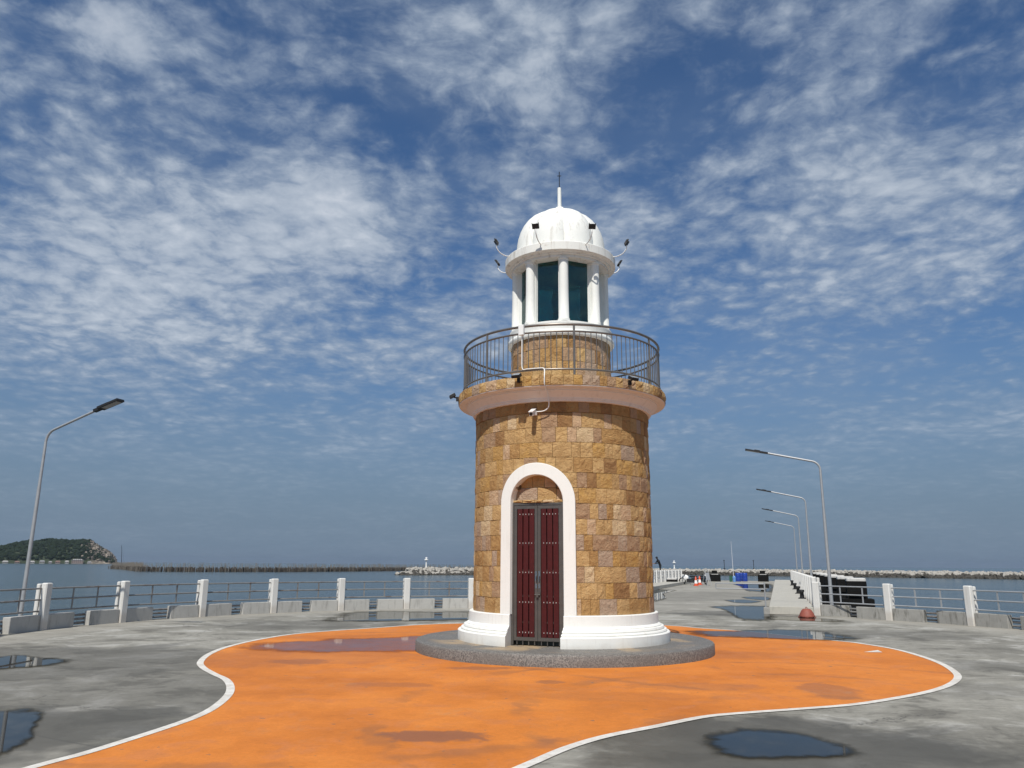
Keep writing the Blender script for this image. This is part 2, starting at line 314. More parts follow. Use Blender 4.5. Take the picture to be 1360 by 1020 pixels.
mat('rock_pale', color=(.34, .32, .285), rough=.95, noise=.35, nscale=.8); mat('rock_dark', color=(.055, .05, .042), rough=.9, noise=.5, nscale=.6)
mat('bamboo', color=(.15, .135, .115), rough=.9, noise=.4, nscale=2); mat('bamboo_dark', color=(.075, .064, .054), rough=.95, noise=.4, nscale=1)
mat('cliff_pale', color=(.26, .22, .18), rough=.95, noise=.4, nscale=.1); mat('island', islandm); mat('forest', color=(.018, .028, .016), rough=.95, spec=.1, noise=.6, nscale=.02)
mat('cone_orange', color=(.62, .085, .03), rough=.5, noise=.2); mat('buoy_red', color=(.25, .065, .042), rough=.65, noise=.35, nscale=9)
mat('blue_plastic', color=(.015, .05, .30), rough=.4, noise=.2); mat('light_blue', color=(.12, .27, .55), rough=.45, noise=.15); mat('green_plastic', color=(.02, .09, .05), rough=.5, noise=.2)
mat('skin', color=(.28, .15, .09), rough=.55, noise=.1); mat('cloth_black', color=(.010, .011, .014), rough=.9, noise=.3, nscale=20); mat('chrome', color=(.5, .5, .5), rough=.2, metal=1, noise=.1)
mat('rod_white', color=(.7, .7, .7), rough=.4, noise=.1)
for i, c in enumerate([(.36, .35, .32), (.30, .24, .22), (.40, .39, .37), (.26, .25, .24)]): mat('house_wall_%d' % i, color=c, rough=.9, noise=.2, nscale=.3)
for i, c in enumerate([(.19, .12, .10), (.24, .24, .25), (.34, .33, .32)]): mat('house_roof_%d' % i, color=c, rough=.85, noise=.25, nscale=.4)

# ------------------------------------------------------------------ mesh helpers
class MB:
    def __init__(s): s.v = []; s.f = []; s.m = []
    def add(s, vs, fs, mi=0):
        o = len(s.v); s.v += [tuple(v) for v in vs]; s.f += [tuple(i+o for i in f) for f in fs]; s.m += [mi]*len(fs); return s
    def box(s, c, d, M=None, mi=0, taper=1.0):
        x, y, z = d[0]/2, d[1]/2, d[2]/2
        vs = [Vector((sx*x*(taper if sz > 0 else 1), sy*y*(taper if sz > 0 else 1), sz*z)) for sz in (-1, 1) for sx, sy in ((-1, -1), (1, -1), (1, 1), (-1, 1))]
        if M is not None: vs = [M @ v for v in vs]
        c = Vector(c); vs = [v+c for v in vs]
        return s.add(vs, [(3, 2, 1, 0), (4, 5, 6, 7), (0, 1, 5, 4), (1, 2, 6, 5), (2, 3, 7, 6), (3, 0, 4, 7)], mi)
    def cbox(s, c, d, b, mi=0, top=True):
        """box with chamfered vertical edges and chamfered top"""
        x, y = d[0]/2, d[1]/2; h = d[2]
        def ring(x, y, z, k): return [(-x+k, -y, z), (x-k, -y, z), (x, -y+k, z), (x, y-k, z), (x-k, y, z), (-x+k, y, z), (-x, y-k, z), (-x, -y+k, z)]
        rs = [ring(x, y, 0, b), ring(x, y, h-b, b), ring(x-b*.35, y-b*.35, h-b*.35, b), ring(x-b, y-b, h, b)]
        vs = [Vector(v)+Vector(c) for r in rs for v in r]; fs = [tuple(range(7, -1, -1)), tuple(range(24, 32))]
        for k in range(3):
            for i in range(8): j = (i+1) % 8; fs.append((k*8+i, k*8+j, k*8+8+j, k*8+8+i))
        return s.add(vs, fs, mi)
    def tube(s, pts, r, n=8, mi=0, cap=True):
        pts = [Vector(p) for p in pts]; rr = r if isinstance(r, (list, tuple)) else [r]*len(pts); vs = []; fs = []
        ref = None
        for i, p in enumerate(pts):
            a = pts[max(i-1, 0)]; b = pts[min(i+1, len(pts)-1)]; d = (b-a).normalized()
            if ref is None: ref = Vector((0, 0, 1)) if abs(d.z) < .9 else Vector((1, 0, 0))
            u = d.cross(ref).normalized(); ref = u.cross(d).normalized()
            for k in range(n):
                t = 2*pi*k/n; vs.append(p+(u*cos(t)+ref*sin(t))*rr[i])
        for i in range(len(pts)-1):
            for k in range(n): j = (k+1) % n; fs.append((i*n+j, i*n+k, (i+1)*n+k, (i+1)*n+j))
        if cap: fs += [tuple(range(n)), tuple(range((len(pts)-1)*n+n-1, (len(pts)-1)*n-1, -1))]
        return s.add(vs, fs, mi)
    def lathe(s, prof, n=96, mi=0, a0=0.0, a1=2*pi, gap=None, c=(0, 0, 0)):
        """prof: (r, z) going up the outside; angle measured from -Y towards +X; gap=(centre angle, half width) leaves a parallel-sided opening"""
        full = gap is None and abs(a1-a0-2*pi) < 1e-6; vs = []; fs = []; m = n if full else n+1
        for (r, z) in prof:
            for k in range(m):
                if gap:
                    d = asin(min(1, gap[1]/r)); t = gap[0]+d+(2*pi-2*d)*k/n
                else: t = a0+(a1-a0)*k/n
                vs.append((c[0]+r*sin(t), c[1]-r*cos(t), c[2]+z))
        for i in range(len(prof)-1):
            for k in range(n):
                j = (k+1) % m; fs.append((i*m+k, i*m+j, (i+1)*m+j, (i+1)*m+k))
        if not full:
            fs.append(tuple(i*m for i in range(len(prof)))[::1]); fs.append(tuple(i*m+n for i in range(len(prof)))[::-1])
        return s.add(vs, fs, mi)
    def disc(s, r, z, n=64, up=True, c=(0, 0)):
        vs = [(c[0]+r*cos(2*pi*k/n), c[1]+r*sin(2*pi*k/n), z) for k in range(n)]
        return s.add(vs, [tuple(range(n)) if up else tuple(range(n-1, -1, -1))])
    def mesh(s, name, mats, smooth=None):
        me = bpy.data.meshes.new(name); me.from_pydata(s.v, [], s.f)
        for m in (mats if isinstance(mats, (list, tuple)) else [mats]): me.materials.append(MATS[m] if isinstance(m, str) else m)
        me.polygons.foreach_set('material_index', s.m); me.update()
        if smooth is not None:
            me.polygons.foreach_set('use_smooth', [True]*len(me.polygons)); me.set_sharp_from_angle(angle=radians(smooth))
        return me
def link(name, me, parent=None, loc=(0, 0, 0), rotz=0.0, scale=(1, 1, 1), kind=None):
    o = bpy.data.objects.new(name, me); col.objects.link(o); o.parent = parent
    o.location = loc; o.rotation_euler = (0, 0, rotz); o.scale = scale
    if kind: o['kind'] = kind
    return o
def thing(name, label, cat, loc=(0, 0, 0), rotz=0.0, group=None, me=None):
    o = bpy.data.objects.new(name, me); col.objects.link(o); o.location = loc; o.rotation_euler = (0, 0, rotz)
    o['label'] = label; o['category'] = cat
    if group: o['group'] = group
    return o
def copy_tree(o, parent=None):
    c = o.copy(); col.objects.link(c); c.parent = parent
    for ch in list(o.children): copy_tree(ch, c)
    return c
def catmull(pts, sub=8, closed=False):
    out = []; n = len(pts)
    for i in range(n if closed else n-1):
        g = lambda k: pts[k % n] if closed else pts[min(max(k, 0), n-1)]
        p0, p1, p2, p3 = g(i-1), g(i), g(i+1), g(i+2)
        for k in range(sub):
            t = k/sub; out.append(.5*((2*p1)+(p2-p0)*t+(2*p0-5*p1+4*p2-p3)*t*t+(3*p1-p0-3*p2+p3)*t**3))
    if not closed: out.append(pts[-1])
    return out

# ------------------------------------------------------------------ sea
SEA = -3.0
m = MB(); rings = [0, 30, 80, 200, 500, 1200, 3000, 8000, 15000]; n = 48
vs = [(0, 0, SEA)]; fs = []
for r in rings[1:]: vs += [(r*cos(2*pi*k/n), r*sin(2*pi*k/n), SEA) for k in range(n)]
for k in range(n): fs.append((0, 1+k, 1+(k+1) % n))
for i in range(len(rings)-2):
    for k in range(n): a = 1+i*n; j = (k+1) % n; fs.append((a+k, a+n+k, a+n+j, a+j))
m.add(vs, fs); link('sea', m.mesh('sea', 'water'), kind='structure')

# ------------------------------------------------------------------ deck: round pier head, approach behind the viewer, pier road at the right
vp = ray(1033, 753); RD = Vector((vp.x, vp.y, 0)).normalized(); RN = Vector((-RD.y, RD.x, 0))      # along the road, and to its left
R_POST0 = gnd(1087.4, 817.4); R_POST0.z = 0
def road(u, v, z=0): p = R_POST0 + RD*u + RN*v; return Vector((p.x, p.y, z))
gl = gnd(868, 779, .25); V_LEFT = (gl-R_POST0).dot(RN)             # inner edge of the left walkway
WK_IN = (gnd(1022, 818)-R_POST0).dot(RN)                            # inner edge of the right walkway
U_END = (gnd(985, 772.5)-R_POST0).dot(RD)
V_FAR = V_LEFT+1.7
print('road', 'Vleft', V_LEFT, 'WKin', WK_IN, 'Uend', U_END)
DR = CR+.32
def circ_hit(v):
    # u where the line v=const meets the deck circle (far side)
    p = R_POST0+RN*v-CC; p.z = 0; b = p.dot(RD); c = p.length_squared-DR*DR; return -b+sqrt(b*b-c)
def ang(p): return atan2(p.y-CC.y, p.x-CC.x)
A = -11.0; B = 9.0
def low(x): return CC.y-sqrt(DR*DR-(x-CC.x)**2)
pts = [Vector((A, -40, 0)), Vector((B, -40, 0)), Vector((B, low(B), 0))]
rr_ = road(circ_hit(-.32), -.32); rl_ = road(circ_hit(V_FAR), V_FAR)
a0, a1 = ang(pts[-1]), ang(rr_)
pts += [CC+Vector((cos(a0+(a1-a0)*k/40), sin(a0+(a1-a0)*k/40), 0))*DR for k in range(1, 40)]
pts += [rr_, road(U_END+6, -.32), road(U_END+6, V_FAR), rl_]
a0, a1 = ang(rl_), ang(Vector((A, low(A), 0)))+2*pi
if a1 < a0: a1 += 2*pi
if a1-a0 > 2*pi: a1 -= 2*pi
pts += [CC+Vector((cos(a0+(a1-a0)*k/80), sin(a0+(a1-a0)*k/80), 0))*DR for k in range(1, 81)]
bm = bmesh.new(); top = [bm.verts.new((p.x, p.y, 0)) for p in pts]; bot = [bm.verts.new((p.x, p.y, -.9)) for p in pts]
bm.faces.new(top); n = len(pts)
for i in range(n): bm.faces.new((top[i], bot[i], bot[(i+1) % n], top[(i+1) % n]))
bmesh.ops.triangulate(bm, faces=[f for f in bm.faces if len(f.verts) > 4]); bmesh.ops.recalc_face_normals(bm, faces=bm.faces)
me = bpy.data.meshes.new('pier_deck'); bm.to_mesh(me); bm.free(); me.materials.append(MATS['concrete']); link('pier_deck', me, kind='structure')

# orange painted island with its white edge line
OL = [(47.8, 1018.5), (110, 1002), (165, 985), (220.6, 967), (257, 954), (283, 941), (302, 925), (306, 913), (299.6, 903), (283, 895), (269, 886.5), (266.5, 879), (279, 868.5), (305, 858.6),
      (349, 848.7), (404, 841), (500, 834), (557.6, 830), (609, 828.2), (700, 827), (800, 827.4), (889, 831), (930.6, 834.5), (977.6, 837.6), (1013, 840.8), (1099.5, 850.2), (1136.7, 854), (1187.5, 862.3),
      (1224.7, 872.4), (1251.7, 882.6), (1268, 893), (1272, 901), (1261.8, 909.6), (1238, 918), (1197.6, 926.5), (1136.7, 936), (1069, 941.7), (984.5, 947.8), (933.8, 953), (872, 965.3), (804, 978.8), (753.6, 994),
      (709.7, 1012.6), (687.7, 1022)]
G = [gnd(*p) for p in OL]
e0 = (G[0]-G[2]).normalized(); e1 = (G[-1]-G[-3]).normalized()
G = [G[0]+e0*6.0+Vector((-.3, -1.2, 0)), G[0]+e0*3.4+Vector((0, -.4, 0)), G[0]+e0*1.5]+G+[G[-1]+e1*1.4, G[-1]+e1*3.0, G[-1]+e1*5.0]
G = [Vector((p.x, p.y, 0)) for p in G]
cur = catmull(G, 12)
def sheet(name, pts, z, matn, mi=0, kind='structure'):
    bm = bmesh.new(); f = bm.faces.new([bm.verts.new((p.x, p.y, z)) for p in pts]); f.normal_update()
    if f.normal.z < 0: f.normal_flip()
    bmesh.ops.triangulate(bm, faces=bm.faces[:]); me = bpy.data.meshes.new(name); bm.to_mesh(me); bm.free(); me.materials.append(MATS[matn])
    return link(name, me, kind=kind)
sheet('painted_floor', cur, .004, 'orange_paint')
m = MB(); L_ = []
for i, p in enumerate(cur):
    d = (cur[min(i+1, len(cur)-1)]-cur[max(i-1, 0)]); d.z = 0; d.normalize(); nn = Vector((-d.y, d.x, 0)); wd = .052
    L_ += [(p+nn*wd)[:2]+(.008,), (p-nn*wd)[:2]+(.008,)]
m.add(L_, [(2*i, 2*i+1, 2*i+3, 2*i+2) for i in range(len(cur)-1)])
m.f = [f[::-1] for f in m.f] if True else m.f
link('edge_line', m.mesh('edge_line', 'line_paint'), kind='structure')
# short white tick painted near the right end
t0 = [gnd(*p) for p in ((1147, 866.5), (1166, 863.8), (1172, 866.8))]
sheet('paint_mark', t0, .008, 'line_paint')

# puddles
def blob(px, seed, amp=.05, sub=7):
    r = random.Random(seed); g = [gnd(*p) for p in px]; c = catmull(g, sub, True); cen = sum(c, Vector())/len(c); out = []; ph = [r.uniform(0, 6.28) for _ in range(6)]
    for i, p in enumerate(c):
        t = 2*pi*i/len(c); k = 1+amp*(sin(5*t+ph[0])*.5+sin(11*t+ph[1])*.35+sin(19*t+ph[2])*.3+sin(31*t+ph[3])*.2)
        out.append(cen+(p-cen)*k)
    return out
PUD = [([(-60, 880), (0, 874.5), (22, 872), (51, 875), (84, 878), (66, 882.5), (37, 886), (0, 888), (-50, 890)], 'puddle'),
       ([(-60, 955), (0, 947.6), (37, 947.6), (51, 951.6), (43, 963), (37, 978), (22, 989), (0, 1000), (-50, 1008)], 'puddle'),
       ([(949, 984), (974, 974), (1011.6, 973), (1052, 977), (1089, 985.7), (1123, 997.5), (1109.7, 1003.6), (1069, 1005), (1018, 1006), (978, 1004), (957.5, 996)], 'puddle'),
       ([(947, 807), (972, 806), (1012, 806), (1018, 809.4), (1022, 818), (1014.7, 822.4), (1001, 822.7), (984.7, 821), (973, 815), (962, 809.4)], 'puddle'),
       ([(967, 797.6), (987, 797), (1006, 798.8), (1000, 800.6), (983.5, 801), (972, 799.4)], 'puddle'),
       ([(989.4, 793.5), (1007, 793), (1019, 794), (1019, 797), (1004.7, 796.5), (994, 795.3)], 'puddle'),
       ([(979, 776), (1019, 776.5), (1021, 784.7), (999, 784.7), (990.6, 783), (984.7, 779)], 'puddle'),
       ([(935, 839), (975, 839.5), (1010, 838), (1060, 838), (1100, 843), (1118, 847), (1090, 850), (1050, 849), (1000, 847), (950, 845)], 'puddle'),
       ([(445, 822.5), (455, 820), (490, 813.5), (572, 814), (640, 815), (640, 821.6), (572, 823.8), (513.5, 825), (484, 824.6), (455, 824.8)], 'puddle'),
       ([(347, 858.6), (375, 854), (423, 853), (441, 850), (500, 849), (575, 846), (575, 852), (565, 862), (500, 865), (470, 864.5), (441, 865.5), (400, 865), (368, 863)], 'thin_film'),
       ([(866, 784), (895, 784.5), (890, 786), (880, 789), (884, 794), (866, 796)], 'puddle'),
       ([(1024, 820), (1060, 820), (1110, 824), (1100, 826), (1050, 824), (1028, 823)], 'puddle')]
def water_sheet(pts, matn, z=.014):
    # rings from the rim (depth 0) to the middle (depth 1)
    n = len(pts); cen = sum(pts, Vector())/n; ks = [1.30, 1.08, .90, .70, .38]; vs = []; fs = []; dp = []
    for q, k in enumerate(ks):
        for p in pts: c = cen+(p-cen)*k; vs.append((c.x, c.y, z)); dp.append((0, .3, .6, .85, 1)[q])
    vs.append((cen.x, cen.y, z)); dp.append(1.0)
    for q in range(len(ks)-1):
        for i in range(n): j = (i+1) % n; fs.append((q*n+i, q*n+j, q*n+n+j, q*n+n+i))
    for i in range(n): fs.append(((len(ks)-1)*n+i, (len(ks)-1)*n+(i+1) % n, len(vs)-1))
    a = sum((pts[i].x*pts[(i+1) % n].y-pts[(i+1) % n].x*pts[i].y) for i in range(n))
    if a < 0: fs = [f[::-1] for f in fs]
    me = bpy.data.meshes.new('puddle'); me.from_pydata(vs, [], fs); at = me.attributes.new('depth', 'FLOAT', 'POINT'); at.data.foreach_set('value', dp); me.materials.append(MATS[matn])
    link('puddle', me, kind='structure')
for i, (px, mn) in enumerate(PUD): water_sheet(blob(px, i+3), mn)

# ------------------------------------------------------------------ lighthouse
lh = thing('lighthouse', 'short round sandstone lighthouse with white domed lantern and arched maroon door on grey plinth', 'lighthouse', TW, -T_AZ)
def P(phi, r, z): return Vector((r*sin(phi), -r*cos(phi), z))
m = MB(); m.lathe([(2.88, 0), (2.88, .165), (2.865, .192), (2.83, .203)], 128); m.disc(2.83, .203, 128)
link('plinth', m.mesh('plinth', 'granite', 35), lh)
PD = radians(-15.4); HW = .5                    # door direction and half width
m = MB()
base = [(1.62, .203), (2.065, .203), (2.068, .375), (2.05, .392), (2.005, .394), (2.015, .412), (2.0, .436), (1.95, .44), (1.962, .458), (1.948, .49), (1.90, .5), (1.905, .51), (1.87, .535), (1.853, .545), (1.852, .725), (1.84, .737), (1.62, .737)]
m.lathe(base, 150, gap=(PD, HW)); bl = link('base_moulding', m.mesh('base_moulding', 'white_clean', 40), lh)
# wall core
Z0, CH, NC = .735, .28, 13
m = MB(); m.lathe([(1.715, .70), (1.715, 3.30)], 150, gap=(PD, .6)); m.lathe([(1.715, 3.30), (1.715, 4.70)], 120); m.lathe([(1.58, .203), (1.58, 3.5)], 120)
for sg in (-1, 1): a_, b_ = sorted((PD+sg*.37/1.8, PD+sg*.75/1.8)); m.lathe([(1.60, 2.96), (1.712, 2.965), (1.712, 3.42), (1.60, 3.425)], 8, a0=a_, a1=b_)
wall = link('wall', m.mesh('wall', 'mortar', 30), lh)
# rock-faced stone templates: unit block, face towards -Y
def stone_template(seed):
    r = random.Random(seed); n = 4; vs = []; fs = []
    for j in range(n):
        for i in range(n):
            x = -.5+i/(n-1); z = -.5+j/(n-1); e = (i in (0, n-1)) or (j in (0, n-1))
            y = -.5 + (r.uniform(.03, .11) if e else r.uniform(-.13, .07))
            if not e: x += r.uniform(-.09, .09); z += r.uniform(-.09, .09)
            vs.append((x, y, z))
    for j in range(n-1):
        for i in range(n-1):
            a = j*n+i
            if r.random() < .5: fs += [(a, a+1, a+n+1), (a, a+n+1, a+n)]
            else: fs += [(a, a+1, a+n), (a+1, a+n+1, a+n)]
    edge = [i for i in range(n)]+[j*n+n-1 for j in range(1, n)]+[(n-1)*n+i for i in range(n-2, -1, -1)]+[j*n for j in range(n-2, 0, -1)]
    o = len(vs); vs += [(vs[k][0], .5, vs[k][2]) for k in edge]; k = len(edge)
    for i in range(k): j = (i+1) % k; fs.append((edge[i], o+i, o+j, edge[j]))
    return vs, fs
TPL = [stone_template(i) for i in range(14)]
TPM = []
for i, (v, f) in enumerate(TPL):
    me = bpy.data.meshes.new('stone'); me.from_pydata(v, [], f); me.materials.append(STONES[0]); TPM.append(me)
stones = []                                      # (phi centre, width, r back, depth, z centre, height, material, template)
rs = random.Random(21)
def pick(): return rs.choices(range(9), SW)[0]
def course(z, h, r0, dep, wlo, whi, a_from, a_to, rmean, mats=None, part=None):
    L = (a_to-a_from)*rmean; s = 0; ws = []
    while s < L:
        wv = rs.uniform(wlo, whi); wv = rs.choice([wv, wv, wv*.72, wlo*.9]); ws.append(wv); s += wv
    k = L/s; a = a_from
    for wv in ws:
        wv *= k; da = wv/rmean
        stones.append([a+da/2, wv, r0, dep*rs.uniform(.97, 1.10), z+h/2, h, (rs.choice(mats) if mats else pick()), rs.randrange(14), part]); a += da
for c in range(NC):
    z = Z0+c*CH; zb, zt = z, z+CH; lim = None
    if zt <= 2.72: lim = .64
    elif zb < 2.72: lim = .62
    elif zb < 2.9: lim = .60
    elif zb < 3.2: lim = .40
    if lim: d = lim/1.8; course(z, CH, 1.70, .075, .19, .40, PD+d, PD+2*pi-d, 1.775, part='wall')
    else: o = rs.uniform(0, .3); course(z, CH, 1.70, .075, .19, .40, o, o+2*pi, 1.775, part='wall')
# tympanum over the door
course(2.71, .28, 1.60, .065, .26, .40, PD-.60/1.66, PD+.60/1.66, 1.66, [0, 2, 3, 6, 2], 'wall')
course(2.99, .28, 1.60, .065, .26, .40, PD-.60/1.66, PD+.60/1.66, 1.66, [0, 2, 3, 8, 1], 'wall')
course(2.71, .055, 1.62, .11, .2, .36, PD-.5/1.68, PD+.5/1.68, 1.68, [0, 2, 4], 'wall')
# upper band under the cornice, fascia of the gallery, drum
course(4.375, .285, 1.70, .085, .27, .30, .05, .05+2*pi, 1.81, [1, 7, 5, 7, 1], 'band')
course(4.815, .195, 2.05, .10, .17, .30, .02, .02+2*pi, 2.15, None, 'gallery')
for c in range(4): o = rs.uniform(0, .3); course(5.0+c*.28, .28, .985, .065, .17, .34, o, o+2*pi, 1.05, [0, 1, 5, 6, 5, 7, 2, 5, 1], 'drum')
# gallery slab and cornice
m = MB(); m.lathe([(1.70, 4.56), (1.815, 4.575), (1.835, 4.58), (1.838, 4.612), (1.855, 4.616), (1.858, 4.64), (1.885, 4.665), (1.925, 4.70), (1.975, 4.745), (1.985, 4.75), (1.985, 4.772), (2.02, 4.776), (2.02, 4.79), (2.135, 4.80), (2.14, 4.812), (2.07, 4.815), (2.07, 5.0), (1.0, 5.0)], 144)
gal = link('gallery', m.mesh('gallery', 'cornice_pink', 35), lh)
m = MB(); m.lathe([(1.0, 4.98), (1.0, 6.12)], 96); drum = link('drum', m.mesh('drum', 'mortar', 30), lh)
m = MB(); m.lathe([(1.712, 4.37), (1.72, 4.372), (1.72, 4.66), (1.70, 4.665)], 96); band = link('band', m.mesh('band', 'mortar', 30), lh)
PARTS = {'wall': wall, 'band': band, 'gallery': gal, 'drum': drum}
BELOW = {}
def score(s):
    c = cos(s[0]); vis = c-(s[2]/15.9) if c > 0 else -1
    return s[1]*s[5]*max(vis, -1) if vis > 0 else vis
order = sorted(range(len(stones)), key=lambda i: -score(stones[i])); keep = set(i for i in order[:300] if score(stones[i]) > 0)
rest = {k: MB() for k in PARTS}
GAPJ = .006
for i, s in enumerate(stones):
    phi, wv, r0, dep, zc_, h, mi, tp, part = s; c = P(phi, r0+dep/2, zc_); sx, sy, sz = wv-GAPJ, dep, h-GAPJ
    if i in keep:
        o = link('stone', TPM[tp], PARTS[part], c, phi, (sx, sy, sz)); o.material_slots[0].link = 'OBJECT'; o.material_slots[0].material = STONES[mi]
    else:
        M = Matrix.Rotation(phi, 3, 'Z'); rest[part].add([c+M @ Vector((x*sx, y*sy, z*sz)) for x, y, z in TPL[tp][0]], TPL[tp][1], mi)
for k, mb in rest.items():
    if mb.v: link('stonework', mb.mesh('stonework', STONES), PARTS[k], kind='stuff')
# door surround: band with an arched head bent round the wall
def DQ(s, r, z): return P(PD+s/1.8, r, z)
path = [(-1, .72, .737), ]
m = MB(); prof = []                               # stations: (inner s, inner z, outer s, outer z)
st = [(-.5, z, -.72, z) for z in (.739, 1.3, 2.0, 2.712)]+[(-.5*cos(t), 2.712+.5*sin(t), -.72*cos(t), 2.712+.72*sin(t)) for t in [pi*k/36 for k in range(1, 36)]]+[(.5, z, .72, z) for z in (2.712, 2.0, 1.3, .739)]
RO, RI = 1.838, 1.58
vs = []; fs = []
for (si, zi, so, zo) in st:
    bi = .008; k = hypot(so-si, zo-zi); ex, ez = (so-si)/k*bi, (zo-zi)/k*bi
    vs += [DQ(si, RI, zi), DQ(si, RO-bi, zi), DQ(si+ex, RO, zi+ez), DQ(so-ex, RO, zo-ez), DQ(so, RO-bi, zo), DQ(so, 1.70, zo)]
for i in range(len(st)-1):
    for k in range(5): a = i*6+k; fs.append((a, a+1, a+7, a+6))
m.add(vs, fs); m.f = [f for f in m.f]
bm = bmesh.new(); me = m.mesh('door_surround', 'white_clean'); bm.from_mesh(me); bmesh.ops.recalc_face_normals(bm, faces=bm.faces); bm.to_mesh(me); bm.free()
me.polygons.foreach_set('use_smooth', [True]*len(me.polygons)); me.set_sharp_from_angle(angle=radians(35))
link('door_surround', me, lh)
# door: two steel-framed leaves of maroon slats
DZ0, DZ1, DD = .215, 2.71, 1.665
de = link('door', None, lh, P(PD, DD, 0), PD)
m = MB()
m.box((-.477, 0, (DZ0+DZ1)/2), (.046, .06, DZ1-DZ0)); m.box((.477, 0, (DZ0+DZ1)/2), (.046, .06, DZ1-DZ0)); m.box((0, 0, DZ1-.02), (.908, .058, .04))
link('frame', m.mesh('frame', 'steel_dark'), de)
m = MB(); m.box((0, .06, (DZ0+DZ1)/2), (.9, .02, DZ1-DZ0)); link('backing', m.mesh('backing', 'interior'), de)
for sd in (-1, 1):
    m = MB(); x0, x1 = (-.452, -.003) if sd < 0 else (.003, .452); zb, zt = DZ0+.075, DZ1-.045
    m.box(((x0+.027), .0, (zb+zt)/2), (.054, .044, zt-zb)); m.box((x1-.027, .0, (zb+zt)/2), (.054, .044, zt-zb))
    m.box(((x0+x1)/2, 0, zb+.03), (x1-x0-.108, .042, .06)); m.box(((x0+x1)/2, 0, zt-.03), (x1-x0-.108, .042, .06))
    for k in range(1, 5): m.box(((x0+x1)/2, .022, zb+.06+(zt-zb-.12)*k/5-.2), (x1-x0-.108, .02, .03))
    for k in range(4): m.box((x0+.06+k*(x1-x0-.12)/3, .0, DZ0+.038), (.016, .02, .072))
    leaf = link('leaf', m.mesh('leaf', 'steel_dark'), de)
    bx = MB(); pw = (x1-x0-.108)/3
    for k in range(3):
        cx = x0+.054+pw*(k+.5); pm = MB(); pm.cbox((0, 0, 0), (pw-.016, .022, zt-zb-.125), .004)
        link('plank', pm.mesh('plank', 'maroon'), leaf, (cx, -.008, zb+.0625))
        for q in range(5):
            zz = zb+.14+(zt-zb-.30)*q/4; bx.box((cx, -.021, zz), (.016, .008, .016)); bx.box((cx+pw/2-.0, -.008, zz), (.008, .01, .03))
    b_ = link('bolts', bx.mesh('bolts', 'bolt'), leaf); b_['kind'] = 'stuff'
    m = MB(); xh = sd*.03; m.tube([(xh, -.02, 1.28), (xh, -.055, 1.28), (xh, -.06, 1.34), (xh, -.055, 1.40), (xh, -.02, 1.40)], .009, 8); m.box((xh, -.025, 1.34), (.03, .006, .3)); link('handle', m.mesh('handle', 'chrome', 40), leaf)
m = MB(); m.box((0, -.034, 1.10), (.10, .012, .07)); m.tube([(-.05, -.045, 1.08), (.05, -.045, 1.08)], .01, 8); m.box((0, -.05, 1.06), (.045, .02, .05)); link('latch', m.mesh('latch', 'steel_dark'), de)
# gallery railing
RR = 2.05
ry = link('railing', None, lh, (0, 0, 5.0))
def ringtube(r, z, rad, n=120, sec=8, rx=1.0):
    mm = MB(); vs = []; fs = []
    for k in range(n):
        t = 2*pi*k/n
        for q in range(sec): u = 2*pi*q/sec; vs.append(P(t, r+rad*cos(u), z+rad*sin(u)*rx))
    for k in range(n):
        for q in range(sec): a, b2 = k*sec, ((k+1) % n)*sec; fs.append((a+q, a+(q+1) % sec, b2+(q+1) % sec, b2+q))
    mm.add(vs, [f[::-1] for f in fs]); return mm
link('top_rail', ringtube(RR, 1.0, .026).mesh('top_rail', 'rail_bronze', 60), ry)
link('upper_rail', ringtube(RR, .865, .020).mesh('upper_rail', 'rail_bronze', 60), ry)
link('lower_rail', ringtube(RR, .135, .020).mesh('lower_rail', 'rail_bronze', 60), ry)
NB = 119; m = MB(); m.tube([(0, 0, .135), (0, 0, .865)], .009, 6); bal = m.mesh('baluster', 'rail_bronze', 60)
m = MB(); m.tube([(0, 0, 0.0), (0, 0, 1.0)], .021, 8); m.lathe([(.05, 0), (.05, .012), (.02, .02)], 10); pst = m.mesh('rail_post', 'rail_bronze', 50)
for k in range(NB):
    t = radians(7)+2*pi*k/NB
    link('rail_post' if k % 17 == 0 else 'baluster', pst if k % 17 == 0 else bal, ry, P(t, RR, 0))
# lantern
m = MB(); m.lathe([(.98, 6.09), (1.06, 6.095), (1.125, 6.11), (1.14, 6.14), (1.135, 6.175), (1.10, 6.215), (1.10, 6.33), (1.105, 6.345), (1.10, 6.385), (1.06, 6.40), (.72, 6.42)], 120); m.disc(.72, 6.42, 48)
link('lantern_base', m.mesh('lantern_base', 'white_clean', 35), lh)
CZ0, CZ1 = 6.405, 7.79
m = MB(); m.lathe([(.125, 0), (.125, .05), (.118, .055), (.105, .075), (.098, .7), (.096, CZ1-CZ0-.06), (.112, CZ1-CZ0-.05), (.112, CZ1-CZ0)], 24); shaft = m.mesh('column', 'white_clean', 40)
m = MB(); m.box((0, .09, (CZ1-CZ0)/2), (.205, .10, CZ1-CZ0)); pil = m.mesh('pilaster', 'white_clean')
PH0 = radians(4.3); NL = 8
RG = .84; gw = 2*RG*sin(pi/NL)-.13
m = MB(); m.box((0, 0, (CZ1-CZ0)/2), (gw+.02, .012, CZ1-CZ0-.04)); pane = m.mesh('pane', 'teal_glass')
for k in range(NL):
    t = PH0+2*pi*k/NL; c = link('column', shaft, lh, P(t, .947, CZ0), t); link('pilaster', pil, c, (0, 0, 0))
    t2 = t+pi/NL; link('pane', pane, lh, P(t2, RG*cos(pi/NL)+.03, CZ0), t2)
